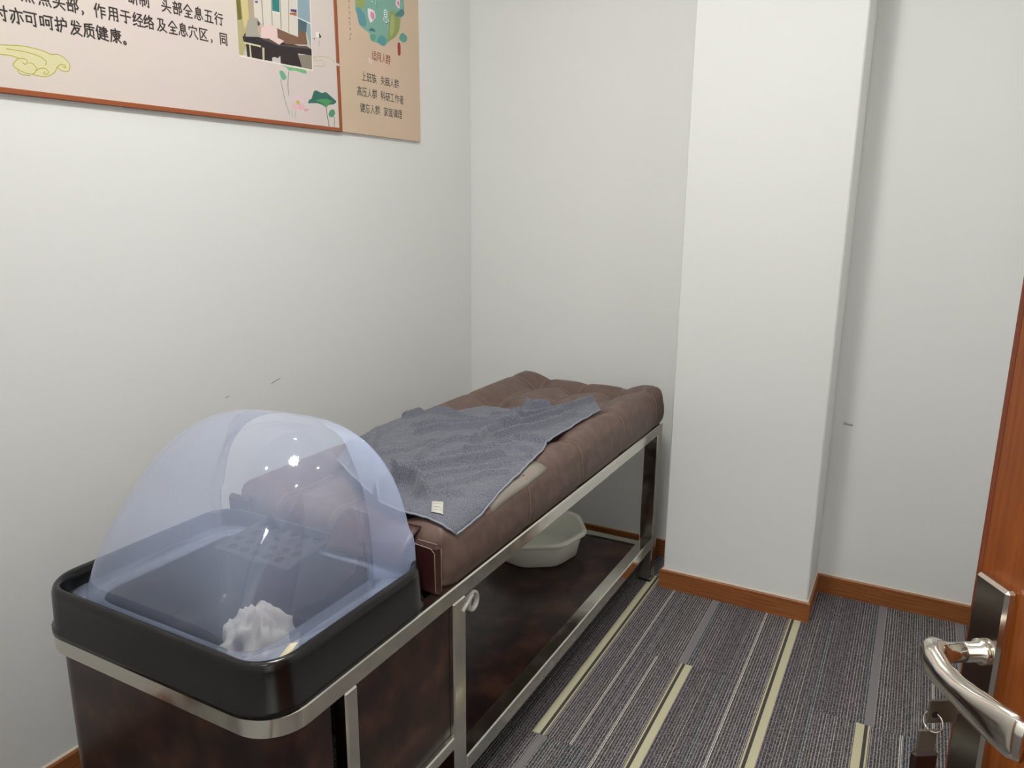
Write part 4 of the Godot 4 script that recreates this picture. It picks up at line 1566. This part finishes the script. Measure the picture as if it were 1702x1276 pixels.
func corner(c: Vector2, r: float, a0: float, a1: float) -> Array:
	var out := []
	for k in 11:
		var a := lerpf(a0, a1, k / 10.0)
		out.append(c + Vector2(cos(a), sin(a)) * r)
	return out


func rrect(x0: float, x1: float, z0: float, z1: float, r: float, y: float, n: int) -> Array:
	var out := []
	for q in [[x1 - r, z1 - r, 0.0], [x0 + r, z1 - r, PI / 2], [x0 + r, z0 + r, PI], [x1 - r, z0 + r, PI * 1.5]]:
		for k in n:
			var a: float = q[2] + PI / 2 * k / (n - 1)
			out.append(Vector3(q[0] + cos(a) * r, y, q[1] + sin(a) * r))
	return out


func emit(st: SurfaceTool, tris: Array, flip := false) -> void:
	# turns the whole shell outwards by the sign of its volume
	var vol := 0.0
	var c: Vector3 = tris[0]
	for k in range(0, tris.size(), 3):
		vol += (tris[k] - c).dot((tris[k + 1] - c).cross(tris[k + 2] - c))
	var out := vol > 0.0
	if flip:
		out = not out
	for k in range(0, tris.size(), 3):
		if out:
			tri(st, tris[k], tris[k + 1], tris[k + 2])
		else:
			tri(st, tris[k], tris[k + 2], tris[k + 1])


func loft(st: SurfaceTool, rings: Array, cap_first: bool, cap_last: bool, _open := false, _inside := false) -> void:
	var t := []
	var n: int = rings[0].size()
	for j in rings.size() - 1:
		var a: Array = rings[j]
		var b: Array = rings[j + 1]
		for i in n:
			var k := (i + 1) % n
			t.append_array([a[i], a[k], b[k], a[i], b[k], b[i]])
	for e in [[cap_first, rings[0], true], [cap_last, rings[rings.size() - 1], false]]:
		if not e[0]:
			continue
		var c := Vector3.ZERO
		for v in e[1]:
			c += v
		c /= n
		for i in n:
			var k := (i + 1) % n
			t.append_array([c, e[1][k], e[1][i]] if e[2] else [c, e[1][i], e[1][k]])
	emit(st, t)


func grid_tris(st: SurfaceTool, g: Array, flip: bool) -> void:
	for j in g.size() - 1:
		for i in g[0].size() - 1:
			var a: Vector3 = g[j][i]
			var b: Vector3 = g[j][i + 1]
			var c: Vector3 = g[j + 1][i + 1]
			var d: Vector3 = g[j + 1][i]
			if flip:
				tri(st, a, b, c)
				tri(st, a, c, d)
			else:
				tri(st, a, c, b)
				tri(st, a, d, c)


func sheet(st: SurfaceTool, g: Array, thick: float) -> void:
	# a cloth with two faces and closed edges; the grid is its upper face
	var t := []
	var nj := g.size()
	var ni: int = g[0].size()
	var low := []
	for j in nj:
		var row := []
		for i in ni:
			var du: Vector3 = g[j][mini(i + 1, ni - 1)] - g[j][maxi(i - 1, 0)]
			var dv: Vector3 = g[mini(j + 1, nj - 1)][i] - g[maxi(j - 1, 0)][i]
			var nn := du.cross(dv).normalized()
			if nn.y < 0.0:
				nn = -nn
			row.append(g[j][i] - nn * thick)
		low.append(row)
	for j in nj - 1:
		for i in ni - 1:
			t.append_array([g[j][i], g[j][i + 1], g[j + 1][i + 1], g[j][i], g[j + 1][i + 1], g[j + 1][i]])
			t.append_array([low[j][i], low[j + 1][i + 1], low[j][i + 1], low[j][i], low[j + 1][i], low[j + 1][i + 1]])
	for i in ni - 1:
		t.append_array([g[0][i], low[0][i + 1], g[0][i + 1], g[0][i], low[0][i], low[0][i + 1]])
		t.append_array([g[nj - 1][i], g[nj - 1][i + 1], low[nj - 1][i + 1], g[nj - 1][i], low[nj - 1][i + 1], low[nj - 1][i]])
	for j in nj - 1:
		t.append_array([g[j][0], g[j + 1][0], low[j + 1][0], g[j][0], low[j + 1][0], low[j][0]])
		t.append_array([g[j][ni - 1], low[j + 1][ni - 1], g[j + 1][ni - 1], g[j][ni - 1], low[j][ni - 1], low[j + 1][ni - 1]])
	emit(st, t)


func tube(st: SurfaceTool, line: Array, r: float, n: int) -> void:
	var rings := []
	var up := Vector3.UP
	for k in line.size():
		var d: Vector3 = (line[mini(k + 1, line.size() - 1)] - line[maxi(k - 1, 0)]).normalized()
		var side := d.cross(up)
		if side.length() < 0.2:
			side = d.cross(Vector3.RIGHT)
		side = side.normalized()
		up = side.cross(d).normalized()
		var row := []
		for q in n:
			var a := TAU * q / n
			row.append(line[k] + (side * cos(a) + up * sin(a)) * r)
		rings.append(row)
	loft(st, rings, true, true)


func sweep_floor(st: SurfaceTool, path: Array, prof: Array, smooth := false) -> void:
	# path of (x, z) points; profile of (offset to the right of the path, y) points, closed
	var rings := []
	for k in path.size():
		var p: Vector2 = path[k]
		var d0: Vector2 = (p - path[k - 1]).normalized() if k > 0 else Vector2.ZERO
		var d1: Vector2 = (path[k + 1] - p).normalized() if k < path.size() - 1 else Vector2.ZERO
		if k == 0: d0 = d1
		if k == path.size() - 1: d1 = d0
		var n0 := Vector2(-d0.y, d0.x)
		var n1 := Vector2(-d1.y, d1.x)
		var n := (n0 + n1).normalized()
		n /= maxf(n.dot(n0), 0.3)
		var row := []
		for q in prof:
			row.append(Vector3(p.x + n.x * q.x, q.y, p.y + n.y * q.x))
		rings.append(row)
	if smooth:
		# one smoothing group for each face of the profile, so that its edges stay crisp round the bends
		var n: int = prof.size()
		var t := []
		for i in n:
			var k := (i + 1) % n
			for j in rings.size() - 1:
				t.append([i + 1, rings[j][i], rings[j][k], rings[j + 1][k], rings[j + 1][i]])
		var vol := 0.0
		var c: Vector3 = rings[0][0]
		for q in t:
			vol += (q[1] - c).dot((q[2] - c).cross(q[3] - c)) + (q[1] - c).dot((q[3] - c).cross(q[4] - c))
		for q in t:
			st.set_smooth_group(q[0])
			if vol > 0.0:
				tri(st, q[1], q[2], q[3])
				tri(st, q[1], q[3], q[4])
			else:
				tri(st, q[1], q[3], q[2])
				tri(st, q[1], q[4], q[3])
		st.set_smooth_group(-1)
		for e in [0, rings.size() - 1]:
			var m: Vector3 = Vector3.ZERO
			for v in rings[1 if e == 0 else e - 1]:
				m += v
			poly_out(st, rings[e], m / n)
	else:
		loft(st, rings, true, true)
